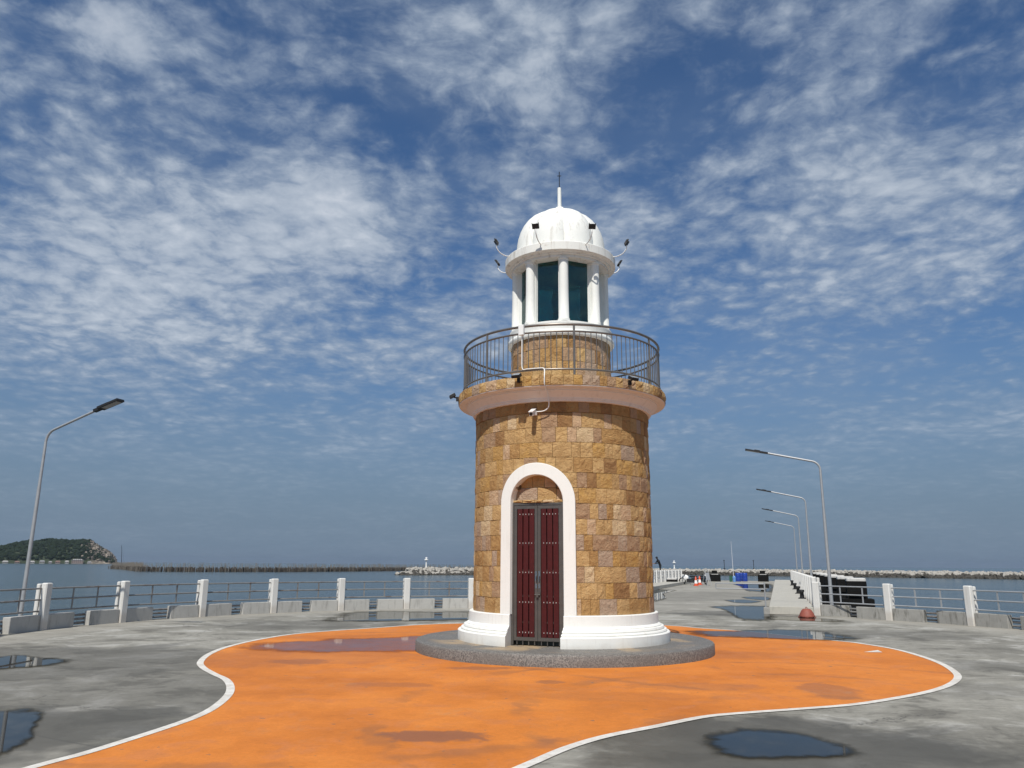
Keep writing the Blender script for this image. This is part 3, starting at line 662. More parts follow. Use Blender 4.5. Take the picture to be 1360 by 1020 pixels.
m = MB(); m.lathe([(.05, 6.42), (.05, 6.9), (.16, 6.92), (.17, 7.0), (.20, 7.15), (.17, 7.3), (.12, 7.34), (.02, 7.36)], 24); link('beacon_lamp', m.mesh('beacon_lamp', 'lens', 40), lh)
m = MB(); m.lathe([(.02, 7.775), (.98, 7.775), (1.04, 7.78), (1.045, 7.83), (1.085, 7.835), (1.10, 7.865), (1.11, 7.87), (1.175, 7.875), (1.2, 7.885), (1.203, 8.05), (1.19, 8.065), (.95, 8.09), (.5, 8.1)], 140)
link('entablature', m.mesh('entablature', 'white_dirty', 35), lh)
# lobed dome
prof = [(1.0, 8.08), (1.0, 8.2), (.99, 8.36), (.965, 8.5), (.92, 8.65), (.85, 8.8), (.76, 8.93), (.65, 9.04), (.52, 9.125), (.40, 9.185), (.30, 9.225), (.215, 9.265), (.14, 9.32), (.075, 9.375), (.02, 9.39)]
n = 192; vs = []; fs = []; G0 = radians(6)
for (r, z) in prof:
    for k in range(n):
        t = 2*pi*k/n; g = abs(sin(4*(t-G0))); q = 1-.105*(1-g**.55)*min(1, r/.25); vs.append(P(t, r*q, z))
for i in range(len(prof)-1):
    for k in range(n): j = (k+1) % n; fs.append((i*n+k, i*n+j, (i+1)*n+j, (i+1)*n+k))
m = MB(); m.add(vs, fs); dome = link('dome', m.mesh('dome', 'white_dirty', 40), lh)
m = MB(); m.lathe([(.10, 9.34), (.09, 9.37), (.045, 9.385), (.042, 9.855), (.034, 9.862), (.01, 9.864)], 16); link('finial', m.mesh('finial', 'white_clean', 40), dome)
m = MB(); m.tube([(0, 0, 9.84), (0, 0, 10.26)], .011, 6); m.tube([(-.045, 0, 10.16), (.045, 0, 10.16)], .009, 5); m.tube([(0, -.045, 10.16), (0, .045, 10.16)], .009, 5); link('lightning_rod', m.mesh('lightning_rod', 'black'), dome)
# floodlights: eight on the lantern cornice with curved arms, six on the gallery edge
def flood_head(mm, c, R_):
    mm.box(c, (.14, .045, .105), R_, 0); mm.box(Vector(c)+R_ @ Vector((0, -.026, 0)), (.10, .006, .08), R_, 1)
    for s in (-1, 1): mm.box(Vector(c)+R_ @ Vector((s*.066, .01, -.03)), (.008, .03, .09), R_, 0)
for k in range(8):
    t = radians(-19+45*k); f = link('floodlight', None, lh, P(t, 1.2, 8.04), t); m = MB()
    pts_ = catmull([Vector(p) for p in ((0, .02, -.02), (0, -.10, -.02), (0, -.22, .03), (0, -.29, .12), (0, -.30, .19))], 5)
    m.tube(pts_, .011, 6); link('arm', m.mesh('arm', 'plastic_white', 60), f)
    m = MB(); R_ = Matrix.Rotation(radians(-18 if k % 2 else 8), 3, 'Z') @ Matrix.Rotation(radians(212), 3, 'X'); flood_head(m, Vector((0, -.30, .25)), R_)
    link('lamp_head', m.mesh('lamp_head', ['black', 'lens']), f)
for k, dg_ in enumerate((-79, -21, 36, 150, 215)):
    t = radians(dg_); f = link('floodlight', None, lh, P(t, 2.165, 4.97), t); m = MB()
    m.box((0, -.02, -.04), (.05, .05, .09)); m.tube([(0, -.03, -.02), (0, -.10, .0)], .014, 6); link('arm', m.mesh('arm', 'black'), f)
    m = MB(); R_ = Matrix.Rotation(radians(-60), 3, 'X'); m.box((0, -.12, .02), (.16, .055, .12), R_, 0); m.box(Vector((0, -.12, .02))+R_ @ Vector((0, -.031, 0)), (.14, .006, .10), R_, 1)
    link('lamp_head', m.mesh('lamp_head', ['black', 'lens']), f)
# junction box, cable and camera
tb = radians(-20.5)
m = MB(); m.cbox((0, 0, 0), (.11, .07, .20), .01); link('junction_box', m.mesh('junction_box', 'plastic_white'), lh, P(tb, RR+.06, 5.82), tb)
cp = [P(tb, RR+.03, 5.82), P(tb, RR+.03, 5.4), P(tb+.005, RR+.03, 5.17), P(tb+.05, RR+.03, 5.155), P(radians(-12), RR+.03, 5.155), P(radians(-8.6), RR+.05, 5.14), P(radians(-8), 2.18, 5.0), P(radians(-8), 2.19, 4.9), P(radians(-8), 2.16, 4.80), P(radians(-7.5), 2.03, 4.72), P(radians(-7), 1.93, 4.60), P(radians(-7), 1.88, 4.48),
      P(radians(-8.5), 1.87, 4.41), P(radians(-11), 1.87, 4.38), P(radians(-14), 1.88, 4.375)]
m = MB(); m.tube(catmull(cp, 6), .0105, 8); link('cable', m.mesh('cable', 'plastic_white', 60), lh)
cc = link('security_camera', None, lh, P(radians(-16), 1.80, 4.36), radians(-16))
m = MB(); m.box((0, -.03, .0), (.10, .06, .08)); m.box((0, -.13, -.01), (.075, .20, .075), Matrix.Rotation(radians(25), 3, 'X')); m.box((0, -.14, .035), (.09, .24, .012), Matrix.Rotation(radians(25), 3, 'X')); link('housing', m.mesh('housing', 'plastic_white'), cc)
m = MB(); m.tube([(0, -.215, -.045), (0, -.235, -.055)], .03, 12); link('lens', m.mesh('lens', 'black'), cc)

# ------------------------------------------------------------------ fences
m = MB(); m.cbox((0, -.06, 0), (.225, .155, 1.10), .025); m.cbox((0, .105, 0), (.20, .095, 1.08), .02); m.box((0, .035, .20), (.12, .06, .4)); POST = m.mesh('post', 'white_post')
def kerb_mesh(mn):
    m = MB()
    for s in (-1, 1):
        m.cbox((s*.60, .0, 0), (.95, .20, .36), .012)
    return m.mesh('kerb_block', mn)
m = MB(); m.cbox((.60, .0, 0), (.95, .20, .36), .012); KERB_R = m.mesh('kerb_block', 'kerb_stained'); KERB = kerb_mesh('kerb'); KERB_S = kerb_mesh('kerb_stained')
m = MB(); m.tube([(0, 0, 0), (1, 0, 0)], .021, 8); RAIL = m.mesh('rail', 'railing', 60)  # left fence rail, backlit darkness painted into its grey
m = MB(); m.tube([(0, 0, 0), (1, 0, 0)], .021, 8); RAIL_G = m.mesh('rail', 'galvanised', 60)
m = MB(); m.box((0, 0, .27), (.045, .014, .54)); UPR = m.mesh('upright', 'railing'); m = MB(); m.box((0, 0, .27), (.045, .014, .54)); UPR_G = m.mesh('upright', 'galvanised')
m = MB(); m.tube([(0, 0, 0), (1, 0, 0)], .03, 8); PIPE = m.mesh('conduit', 'railing', 60)
def fence(label, pts, inward, z=0.0, kerb=KERB, rail=RAIL, upr=UPR, group=None, pipes=True):
    """pts: post positions; inward(p): unit vector to the deck side"""
    o = thing('perimeter_fence', label, 'fence', (pts[0].x, pts[0].y, z), 0, group); b0 = Vector((pts[0].x, pts[0].y, 0))
    rr = random.Random(len(label))
    for i, p in enumerate(pts):
        iv = inward(p); a = atan2(iv.x, -iv.y)
        link('post', POST, o, p-b0, a+rr.uniform(-.012, .012))
        if kerb: link('kerb_block', KERB_R if (kerb is KERB_S and i == 0) else kerb, o, p-b0, a)
    for p, q in zip(pts, pts[1:]):
        d = q-p; L = d.length; a = atan2(d.y, d.x)
        for zz in (.97, .71, .445): link('rail', rail, o, p-b0+Vector((0, 0, zz))+d.normalized()*.06+Vector((-d.y, d.x, 0)).normalized()*0, a, (L-.12, 1, 1))
        for t in (.345, .655): link('upright', upr, o, p-b0+d*t+Vector((0, 0, .44)), a)
        if pipes:
            ov = -(inward(p)+inward(q)).normalized()*.22
            for zz in (.07, .17, .27): link('conduit', PIPE, o, p-b0+ov+Vector((0, 0, zz)), a, (L*1.02, 1, 1))
    return o
inw = lambda p: (CC-p).normalized()
def onc(th): return Vector((CC.x+CR*cos(th), CC.y+CR*sin(th), 0))
mLP = [(51, 837), (160.6, 826.8), (263.8, 819), (358.8, 814), (452.4, 811), (539, 808.8), (626, 808)]
angs = [ang(gnd(*p)) % (2*pi) for p in mLP]; stp = 2.53/CR
th_end = ang(road(circ_hit(V_FAR), V_FAR)) % (2*pi)
left = [angs[0]+stp*2, angs[0]+stp]+angs
while left[-1]-stp > th_end+.03: left.append(left[-1]-stp)
fence('curved pier fence with white posts and grey kerb blocks, left of and behind the lighthouse', [onc(t) for t in left], inw)
mRP = [(1183.5, 823.8), (1293.5, 831.2)]
ra = [gnd(*p) for p in mRP]; tr = ang(ra[1]); rp = [Vector((R_POST0.x, R_POST0.y, 0))]+[Vector((p.x, p.y, 0)) for p in ra]
def onr(th, dr): return Vector((CC.x+(CR+dr)*cos(th), CC.y+(CR+dr)*sin(th), 0))
rp += [onr(tr-stp, -.03), onr(tr-2*stp, 0)]
fence('curved pier fence with stained kerb blocks at the right edge of the photo', rp, inw, kerb=KERB_S, rail=RAIL_G, upr=UPR_G)

# ------------------------------------------------------------------ walkways along the pier road and their fences
def slab(name, corners, z0, z1, mn):
    b0 = corners[0]; bm = bmesh.new(); lo = [bm.verts.new((p.x, p.y, z0)) for p in corners]; hi = [bm.verts.new((p.x, p.y, z1)) for p in corners]
    bm.faces.new(hi); bm.faces.new(lo[::-1]); n = len(corners)
    for i in range(n): bm.faces.new((lo[i], lo[(i+1) % n], hi[(i+1) % n], hi[i]))
    bmesh.ops.recalc_face_normals(bm, faces=bm.faces); bmesh.ops.bevel(bm, geom=[e for e in bm.edges], offset=.015, segments=1, affect='EDGES')
    me = bpy.data.meshes.new(name); bm.to_mesh(me); bm.free(); me.materials.append(MATS[mn]); return link(name, me, kind='structure')
def walkway(ua, ub, va, vb, z, mn):
    o = link('walkway', None, None, road(ua, va), 0, kind='structure'); r = random.Random(int(ua*7)); n = int((ub-ua)/1.22); d = (ub-ua)/n; w_ = abs(vb-va); hd = atan2(RD.y, RD.x)
    ms = []
    for q in range(4):
        mm = MB(); mm.cbox((0, 0, 0), (d-.018, w_, z-.004), .014); ms.append(mm.mesh('paving_slab', mn))
    for k in range(n):
        p = road(ua+d*(k+.5), (va+vb)/2); link('paving_slab', r.choice(ms), o, p-road(ua, va)+Vector((0, 0, r.uniform(.002, .012))), hd+r.uniform(-.004, .004))
walkway(-.05, U_END-2, .14, WK_IN, .26, 'slab')
walkway(circ_hit(V_LEFT)+1.5, U_END-2, V_LEFT, V_FAR+.1, .25, 'slab')
rw = [road(2.5*k, -.06) for k in range(0, int((U_END-2)/2.5))]; rw[0] = road(2.2, -.06)
fence('straight fence of white posts along the right walkway of the pier road', rw, lambda p: RN, .13, None, RAIL_G, UPR_G, pipes=False)
lw = [road(circ_hit(V_LEFT)+3+2.5*k, V_FAR-.1) for k in range(0, int((U_END-5-circ_hit(V_LEFT))/2.5))]
fence('straight fence of white posts along the far left walkway beside the lighthouse', lw, lambda p: -RN, .12, None, RAIL_G, UPR_G, pipes=False)
# concrete block with slender pipe barrier
bb = gnd(1021, 815.5); bb.z = 0
br = thing('pipe_barrier', 'thin grey pipe swing barrier standing on a small concrete block beside the right walkway', 'barrier', bb, atan2(RD.y, RD.x)-pi/2)
m = MB(); m.cbox((0, 0, 0), (.32, .30, .22), .02); link('footing', m.mesh('footing', 'kerb_stained'), br)
m = MB(); m.tube([(-.08, 0, .2), (-.08, 0, 1.06)], .025, 8); m.tube([(-.08, 0, 1.0), (-1.75, .35, 1.0)], .018, 8); m.tube([(-.08, 0, .82), (-1.75, .35, .82)], .018, 8); m.tube([(-1.75, .35, .82), (-1.75, .35, 1.0)], .018, 8)
link('boom', m.mesh('boom', 'galvanised', 50), br)
# mooring bollards on the right walkway
m = MB(); m.lathe([(.16, 0), (.16, .03), (.09, .06), (.075, .25), (.11, .30), (.12, .33), (.10, .37), (.02, .38)], 16); m.box((0, 0, .31), (.36, .10, .08)); BOL = m.mesh('mooring_bollard', 'black', 40)
for k, u in enumerate((7.5, 14, 22, 32)):
    o = thing('mooring_bollard', ['nearest', 'second nearest', 'third nearest', 'farthest'][k]+' black mooring bollard on the right walkway beside the white post fence', 'bollard', road(u, .30, .26), atan2(RD.y, RD.x), 'bollards on the right walkway', BOL)
# tipped red buoy
bp = gnd(1072, 820.5); m = MB()
m.lathe([(.02, 0), (.27, .0), (.285, .03), (.275, .07), (.24, .14), (.19, .22), (.14, .265), (.10, .275), (.02, .277)], 24); m.box((0, 0, .012), (.46, .46, .024)); m.tube([(0, -.03, .27), (0, -.05, .31), (0, 0, .33), (0, .05, .31), (0, .03, .27)], .012, 6)
bo = thing('red_buoy', 'squat faded red cone-shaped buoy lying against the foot of the right walkway', 'buoy', (bp.x, bp.y, .018), .4, None, m.mesh('red_buoy', 'buoy_red', 40)); bo.scale = (.85, .85, .95)

# ------------------------------------------------------------------ street lamps
def make_lamp(label, arm=2.25, hgt=5.3, rise=.40, slim=1.0):
    o = thing('street_lamp', label, 'street lamp', group='street lamps of the pier')
    m = MB(); R = .32; e = atan2(rise, arm)
    m.tube([(0, 0, 0), (0, 0, 1.2), (0, 0, 3.4)], [.066*slim, .058*slim, .052*slim], 12); m.tube([(0, 0, 3.38), (0, 0, hgt-R)], [.046*slim, .041*slim], 12)
    m.lathe([(.16, 0), (.16, .02), (.07, .03)], 14); link('pole', m.mesh('pole', 'galvanised', 50), o)
    m = MB(); pts = []
    for k in range(9):
        t = (pi/2-e)*k/8; pts.append(Vector((R-R*cos(t), 0, hgt-R+R*sin(t))))
    p = pts[-1]; pts.append(p+Vector((cos(e), 0, sin(e)))*arm*.75)
    m.tube(pts, [.038*slim]*len(pts), 10); link('arm', m.mesh('arm', 'galvanised', 50), o)
    q = pts[-1]; m = MB(); Rm = Matrix.Rotation(-e*.9, 3, 'Y')
    for (x0, x1, wd, th, mi) in ((-.08, .12, .10, .07, 0), (.10, .72, .23, .055, 0)):
        m.box(q+Rm @ Vector(((x0+x1)/2, 0, .0)), (x1-x0, wd, th), Rm, mi)
    m.box(q+Rm @ Vector((.44, 0, -.031)), (.46, .17, .01), Rm, 1); m.box(q+Rm @ Vector((.3, 0, .04)), (.2, .14, .03), Rm, 0)
    link('lamp_head', m.mesh('lamp_head', ['black', 'lens']), o)
    return o
lamp = make_lamp('tall grey street lamp standing alone outside the fence at the left', 1.8, 4.82, .60, .80)
la = gnd(27, 818); th = ang(la); lp = CC+Vector((cos(th), sin(th), 0))*(CR+.24)
dd = ray(27, 818); # slide along the sight line to the outer kerb line
dh = Vector((dd.x, dd.y, 0)).normalized(); bq = dh.dot(CC); lp = dh*(bq+sqrt(bq*bq-CC.length_squared+(CR+.24)**2))
lamp.location = (lp.x, lp.y, 0); lamp.rotation_euler.z = radians(-18)
names = ['nearest street lamp on the right, rising beside the end post of the walkway', 'second street lamp from the front in the row along the right walkway', 'third street lamp from the front in the row along the right walkway', 'farthest and smallest street lamp in the row along the right walkway']
p0 = atdist(1105, 806, 29.6); v0 = (p0-R_POST0).dot(RN); u0_ = (p0-R_POST0).dot(RD)
row = make_lamp(names[0], 2.15, 5.3, .50)
for k in range(4):
    o = row if k == 0 else copy_tree(row); o['label'] = names[k]; p = road(u0_+[0, 15.8, 31.5, 48][k], v0); o.location = (p.x, p.y, 0); o.rotation_euler.z = atan2(RN.y, RN.x)
print('lamp row', v0, u0_)

# ------------------------------------------------------------------ black fender dolphins outside the walkways
m = MB(); m.box((0, 0, -1.25), (.86, .86, 4.4)); m.box((.0, -.05, -1.60), (1.35, 1.35, 3.5))
for z in (.5, .1, -.9, -1.4): m.box((0, -.66, z), (.7, .06, .08))
FB = m.mesh('fender', 'black_rubber'); m = MB(); m.cbox((0, 0, .952), (.84, .84, .14), .05); FC = m.mesh('cap', 'cap_white')
def dolphin(p, label, group, rot, s=1.0):
    o = thing('fender_dolphin', label, 'dolphin', p, rot, group); link('fender', FB, o); link('cap', FC, o); o.scale = (s, s, 1); return o
q = atdist(1136, 770, 41.0); vq = (q-R_POST0).dot(RN); uq = (q-R_POST0).dot(RD); rrot = atan2(RD.y, RD.x)-pi/2
ords = ['nearest', 'second', 'third', 'fourth', 'fifth', 'sixth', 'seventh']
for k in range(7):
    p = road(uq+6.2*k, vq); dolphin((p.x, p.y, 0), ('nearest' if k == 0 else ords[k]+' nearest')+' black fender dolphin with pale cap in the row right of the lamps', 'black fender dolphins right of the road', rrot)
for k, (px, wd) in enumerate(((874, 1), (892, 1))):
    px += 3*(k == 0); d = ray(px, 754); dv = Vector((d.x, d.y, 0)).normalized(); D = [78, 70][k]; p = dv*D
    dolphin((p.x, p.y, -.35 if k == 0 else -.5), ['black fender dolphin under the standing person beyond the left walkway fence', 'black fender dolphin seen low between the posts of the far left walkway'][k], 'black fender dolphins left of the road', rrot, 1.0)
    if k == 0: PERS = Vector((p.x, p.y, .74))
# dolphins at the pier end, with a smaller black block on top
m = MB(); m.cbox((0, 0, 0), (1.1, .9, .72), .05); m.cbox((0, .05, .72), (.7, .6, .06), .01, 1); m.cbox((-.05, .05, .78), (.55, .5, .36), .04); EB = m.mesh('quay_block', ['black_rubber', 'cap_white'])
for k, (px, py) in enumerate(((950, 772.2), (1014, 772.4))):
    g = gnd(px, py); thing('quay_block', ['stepped black rubber block at the pier end left of the blue drums', 'stepped black rubber block at the pier end right of the blue drums'][k], 'block', (g.x, g.y, 0), rrot, 'black blocks at the pier end', EB)
# blue drums, bucket with rod, green crate
m = MB(); m.lathe([(.02, 0), (.27, 0), (.285, .03), (.285, .28), (.30, .30), (.285, .32), (.285, .58), (.30, .60), (.285, .62), (.285, .86), (.26, .90), (.02, .895)], 20); DR_ = m.mesh('blue_drum', 'blue_plastic', 35)
for k, (px, py, lab) in enumerate(((980.5, 772.4, 'left of the three blue plastic drums at the pier end'), (985, 772.0, 'middle of the three blue plastic drums at the pier end'), (989.5, 772.2, 'right of the three blue plastic drums at the pier end'))):
    g = gnd(px, py); thing('blue_drum', lab, 'drum', (g.x, g.y, 0), k, 'blue drums at the pier end', DR_)
g = gnd(975.5, 773); m = MB(); m.lathe([(.02, 0), (.14, 0), (.17, .45), (.18, .46), (.165, .47), (.10, .55), (.06, .62), (.02, .63)], 16); thing('water_can', 'pale blue plastic can standing in front of the blue drums', 'can', (g.x, g.y, 0), 0, None, m.mesh('water_can', 'light_blue', 35))
g2 = gnd(971, 772.6); m = MB(); m.cbox((0, 0, 0), (.30, .3, .58), .02); m.box((0, 0, .60), (.33, .33, .03)); thing('green_bin', 'small dark green bin beside the pale blue can', 'bin', (g2.x, g2.y, 0), rrot, None, m.mesh('green_bin', 'green_plastic'))
tip = atdist(971.5, 719, hypot(g.x, g.y)); m = MB(); m.tube([(.0, .25, 0), (.0, .25, .8), (tip.x-g.x, tip.y-g.y+.2, tip.z)], [.03, .028, .012], 6); m.tube([(0, .25, .0), (0, .25, .5)], .045, 6)
thing('fishing_rod', 'tall thin pale fishing rod rising behind the pale blue can', 'rod', (g.x, g.y, 0), 0, None, m.mesh('fishing_rod', 'rod_white', 60))
# traffic cones
m = MB(); m.box((0, 0, .02), (.40, .40, .04), None, 0); m.lathe([(.155, .04), (.135, .20)], 20, 0); m.lathe([(.135, .20), (.095, .45)], 20, 1); m.lathe([(.095, .45), (.035, .74), (.02, .75)], 20, 0); CN = m.mesh('traffic_cone', ['cone_orange', 'plastic_white'], 50)
for k, (px, py) in enumerate(((924.5, 778.2), (929.5, 776.8))):
    g = gnd(px, py); thing('traffic_cone', ['nearer orange traffic cone with white sleeve beside the motorcycles', 'orange traffic cone just behind and right of the nearer cone'][k], 'traffic cone', (g.x, g.y, 0), .3*k, 'cones on the pier road', CN)
# folding stand
g = gnd(939, 777.6); o = thing('folding_stand', 'grey folding A-frame stand right of the traffic cones', 'stand', (g.x, g.y, 0), .5); m = MB()
for s in (-1, 1):
    m.tube([(s*.22, -.32, 0), (s*.17, 0, 1.28)], .022, 6); m.tube([(s*.22, .32, 0), (s*.17, 0, 1.28)], .022, 6)
m.tube([(-.17, 0, 1.28), (.17, 0, 1.28)], .022, 6); link('legs', m.mesh('legs', 'galvanised', 50), o)
m = MB(); m.box((0, -.14, .75), (.36, .015, .6), Matrix.Rotation(radians(-14), 3, 'X')); link('panel', m.mesh('panel', 'galvanised'), o)
# motorcycles
def torus(R, r, n=28, k=8):
    mm = MB(); vs = []; fs = []
    for i in range(n):
        for j in range(k):
            a = 2*pi*i/n; b2 = 2*pi*j/k; vs.append(((R+r*cos(b2))*cos(a), r*sin(b2), (R+r*cos(b2))*sin(a)))
    for i in range(n):
        for j in range(k): fs.append((i*k+j, i*k+(j+1) % k, ((i+1) % n)*k+(j+1) % k, ((i+1) % n)*k+j))
    return mm.add(vs, fs)
def motorcycle(label, p, rot, fair):
    o = thing('motorcycle', label, 'motorcycle', p, rot, 'motorcycles parked by the cones')
    for x in (-.62, .62):
        wl = link('wheel', torus(.26, .045).mesh('wheel', 'black_rubber', 60), o, (x, 0, .305)); mm = MB()
        for a in range(5): t = 2*pi*a/5; mm.tube([(0, 0, 0), (.235*cos(t), 0, .235*sin(t))], .012, 5)
        mm.tube([(0, -.05, 0), (0, .05, 0)], .03, 8); link('rim', mm.mesh('rim', 'chrome', 50), wl)
    mm = MB(); mm.box((-.05, 0, .36), (.55, .24, .28)); mm.box((-.42, 0, .5), (.5, .16, .18)); mm.tube([(-.1, .12, .3), (-.4, .14, .28), (-.8, .14, .34)], .045, 8); link('engine', mm.mesh('engine', 'black', 40), o)
    mm = MB(); mm.lathe([(.02, 0), (.10, .02), (.13, .12), (.11, .22), (.02, .26)], 14); me = mm.mesh('seat', 'cloth_black', 60); s = link('seat', me, o, (-.35, 0, .62), 0, (3.0, .9, .55))
    mm = MB(); mm.lathe([(.02, -.3), (.08, -.26), (.14, -.05), (.12, .16), (.02, .28)], 14); link('fairing', mm.mesh('fairing', fair, 60), o, (.30, 0, .60), 0, (1.7, .8, .85))
    mm = MB(); mm.tube([(.62, .09, .305), (.42, .09, .88)], .02, 6); mm.tube([(.62, -.09, .305), (.42, -.09, .88)], .02, 6); link('fork', mm.mesh('fork', 'chrome', 50), o)
    mm = MB(); mm.tube([(.30, .36, .98), (.40, .2, .95), (.42, 0, .92), (.40, -.2, .95), (.30, -.36, .98)], .014, 6)
    for s in (-1, 1): mm.tube([(.36, s*.28, .97), (.37, s*.33, 1.12)], .008, 5); mm.lathe([(.02, -.02), (.06, 0), (.02, .02)], 10, c=(.37, s*.34, 1.14))
    link('handlebar', mm.mesh('handlebar', 'black', 50), o)
    mm = MB(); mm.lathe([(.02, -.06), (.08, -.04), (.085, .05), (.02, .07)], 14); hl = link('headlight', mm.mesh('headlight', 'plastic_white', 50), o, (.55, 0, .80))
    mm = MB(); mm.tube([(0, .05, .2), (-.12, .22, .01)], .012, 5); link('kickstand', mm.mesh('kickstand', 'chrome'), o)
    return o
g = gnd(916, 776.5); motorcycle('parked motorcycle with white fairing seen from the side beside the left walkway', (g.x, g.y, 0), radians(160), 'plastic_white')
g = gnd(934, 776.3); motorcycle('dark parked motorcycle facing the viewer behind the traffic cones', (g.x, g.y, 0), radians(-80), 'black')

# ------------------------------------------------------------------ person on the far dolphin
def skin_body(name, joints, edges, matn, parent=None):
    me = bpy.data.meshes.new(name); keys = list(joints); idx = {k: i for i, k in enumerate(keys)}
    me.from_pydata([joints[k][:3] for k in keys], [(idx[a], idx[b]) for a, b in edges], [])
    o = bpy.data.objects.new(name, me); col.objects.link(o); md = o.modifiers.new('skin', 'SKIN'); md.use_smooth_shade = True
    for i, k in enumerate(keys):
        v = me.skin_vertices[0].data[i]; v.radius = (joints[k][3], joints[k][4] if len(joints[k]) > 4 else joints[k][3]); v.use_root = (i == 0)
    o.modifiers.new('sub', 'SUBSURF').levels = 1; o.modifiers['sub'].render_levels = 1
    dg = bpy.context.evaluated_depsgraph_get(); m2 = bpy.data.meshes.new_from_object(o.evaluated_get(dg)); bpy.data.objects.remove(o); m2.materials.clear(); m2.materials.append(MATS[matn]); m2.name = name
    return m2
# x towards the left of the picture is the way the person faces; bent a little forward
J = {'pel': (0, 0, .88, .15, .12), 'wai': (-.05, 0, 1.02, .14, .11), 'che': (-.16, 0, 1.24, .17, .13), 'shm': (-.22, 0, 1.36, .12, .10), 'nec': (-.27, 0, 1.44, .06), 'hea': (-.33, 0, 1.54, .095), 'hdt': (-.35, 0, 1.64, .085)}
E_ = [('pel', 'wai'), ('wai', 'che'), ('che', 'shm'), ('shm', 'nec'), ('nec', 'hea'), ('hea', 'hdt')]
for s, n_ in ((-1, 'l'), (1, 'r')):
    fx = -.12 if s < 0 else .16
    J.update({'hip'+n_: (.01, s*.10, .84, .095), 'kne'+n_: (fx*.6-.04, s*.15, .47, .062), 'ank'+n_: (fx, s*.17, .09, .042), 'toe'+n_: (fx-.17, s*.19, .035, .035), 'sho'+n_: (-.20, s*.20, 1.34, .062), 'elb'+n_: (-.36, s*.24, 1.10, .045), 'wri'+n_: (-.58, s*.14, 1.05, .032), 'pal'+n_: (-.66, s*.12, 1.05, .034)})
    E_ += [('pel', 'hip'+n_), ('hip'+n_, 'kne'+n_), ('kne'+n_, 'ank'+n_), ('ank'+n_, 'toe'+n_), ('shm', 'sho'+n_), ('sho'+n_, 'elb'+n_), ('elb'+n_, 'wri'+n_), ('wri'+n_, 'pal'+n_)]
    for q in range(4):
        a, b2 = 'f%d%s' % (q, n_), 'g%d%s' % (q, n_); dy = (q-1.5)*.022
        J[a] = (-.72, s*.12+dy, 1.055, .010); J[b2] = (-.755-.01*(q in (1, 2)), s*.12+dy, 1.02, .009); E_ += [('pal'+n_, a), (a, b2)]
    J['t'+n_] = (-.68, s*.12-s*.05, 1.03, .011); E_ += [('wri'+n_, 't'+n_)]
body = skin_body('person', J, E_, 'cloth_black')
body.materials.append(MATS['skin'])
for p in body.polygons:
    c = p.center
    if c.x < -.60 or (c.z > 1.43 and c.z < 1.58 and c.x < -.34): p.material_index = 1
pe = thing('person', 'person in dark clothes leaning forward beyond the left walkway fence with arms reaching out', 'person', PERS, radians(15), None, body)
m = MB(); m.lathe([(.115, 0), (.118, .03), (.10, .10), (.05, .135), (.01, .14)], 16); m.box((-.13, 0, .015), (.12, .17, .012)); link('cap', m.mesh('cap', 'cloth_black', 50), pe, (-.35, 0, 1.585))

# ------------------------------------------------------------------ far: breakwaters, beacons, stakes, island
def rock_field(name, line, half_w, h_top, n, seed, label, size=(.6, 1.5)):
    """boulder ridge along a polyline at sea level; upper stones pale and dry, those in the tide zone dark"""
    r = random.Random(seed); m = MB(); ico = bmesh.new(); bmesh.ops.create_icosphere(ico, subdivisions=1, radius=1); iv = [v.co.copy() for v in ico.verts]; iff = [tuple(v.index for v in f.verts) for f in ico.faces]; ico.free()
    seg = [(a, b2, (b2-a).length) for a, b2 in zip(line, line[1:])]; tot = sum(s[2] for s in seg)
    for i in range(n):
        t = r.uniform(0, tot); k = 0
        while t > seg[k][2] and k < len(seg)-1: t -= seg[k][2]; k += 1
        a, b2, L = seg[k]; d = (b2-a)/L; nn = Vector((-d.y, d.x, 0)); off = r.uniform(-1, 1); z = SEA+h_top*(1-abs(off)**1.3)*r.uniform(.92, 1.04)-.3
        p = a+d*t+nn*off*half_w; s = r.uniform(*size); R_ = Matrix.Rotation(r.uniform(0, 6.28), 3, 'Z') @ Matrix.Rotation(r.uniform(0, 3), 3, 'X'); sc3 = (s*r.uniform(.7, 1.2), s*r.uniform(.6, 1.0), s*r.uniform(.45, .75))
        pale = (z-SEA) > h_top*.50+r.uniform(-.35, .35)
        m.add([Vector((p.x, p.y, z))+R_ @ Vector((v.x*sc3[0]*r.uniform(.8, 1.15), v.y*sc3[1]*r.uniform(.8, 1.15), v.z*sc3[2])) for v in iv], iff, 0 if pale else 1)
    o = link(name, m.mesh(name, ['rock_pale', 'rock_dark']), kind='stuff'); o['label'] = label; return o
def seapt(x, D): d = ray(x, 752); v = Vector((d.x, d.y, 0)).normalized()*D; v.z = 0; return v
rock_field('breakwater', [seapt(840, 432), seapt(1000, 418), seapt(1150, 408), seapt(1300, 400), seapt(1480, 385)], 5.5, 2.75, 4200, 4, 'long low breakwater of pale and dark boulders across the right horizon')
rock_field('breakwater', [seapt(541, 346), seapt(560, 350), seapt(640, 368), seapt(720, 385)], 4.5, 2.9, 1300, 5, 'short breakwater of pale boulders ending left of the lighthouse')
for k, (a, b2, lo) in enumerate(((541, 346, .5),)): pass
rock_field('breakwater', [seapt(530, 341), seapt(560, 346), seapt(640, 362), seapt(720, 378)], 3.5, 1.2, 500, 6, 'dark wet toe of boulders at the waterline of the left breakwater')
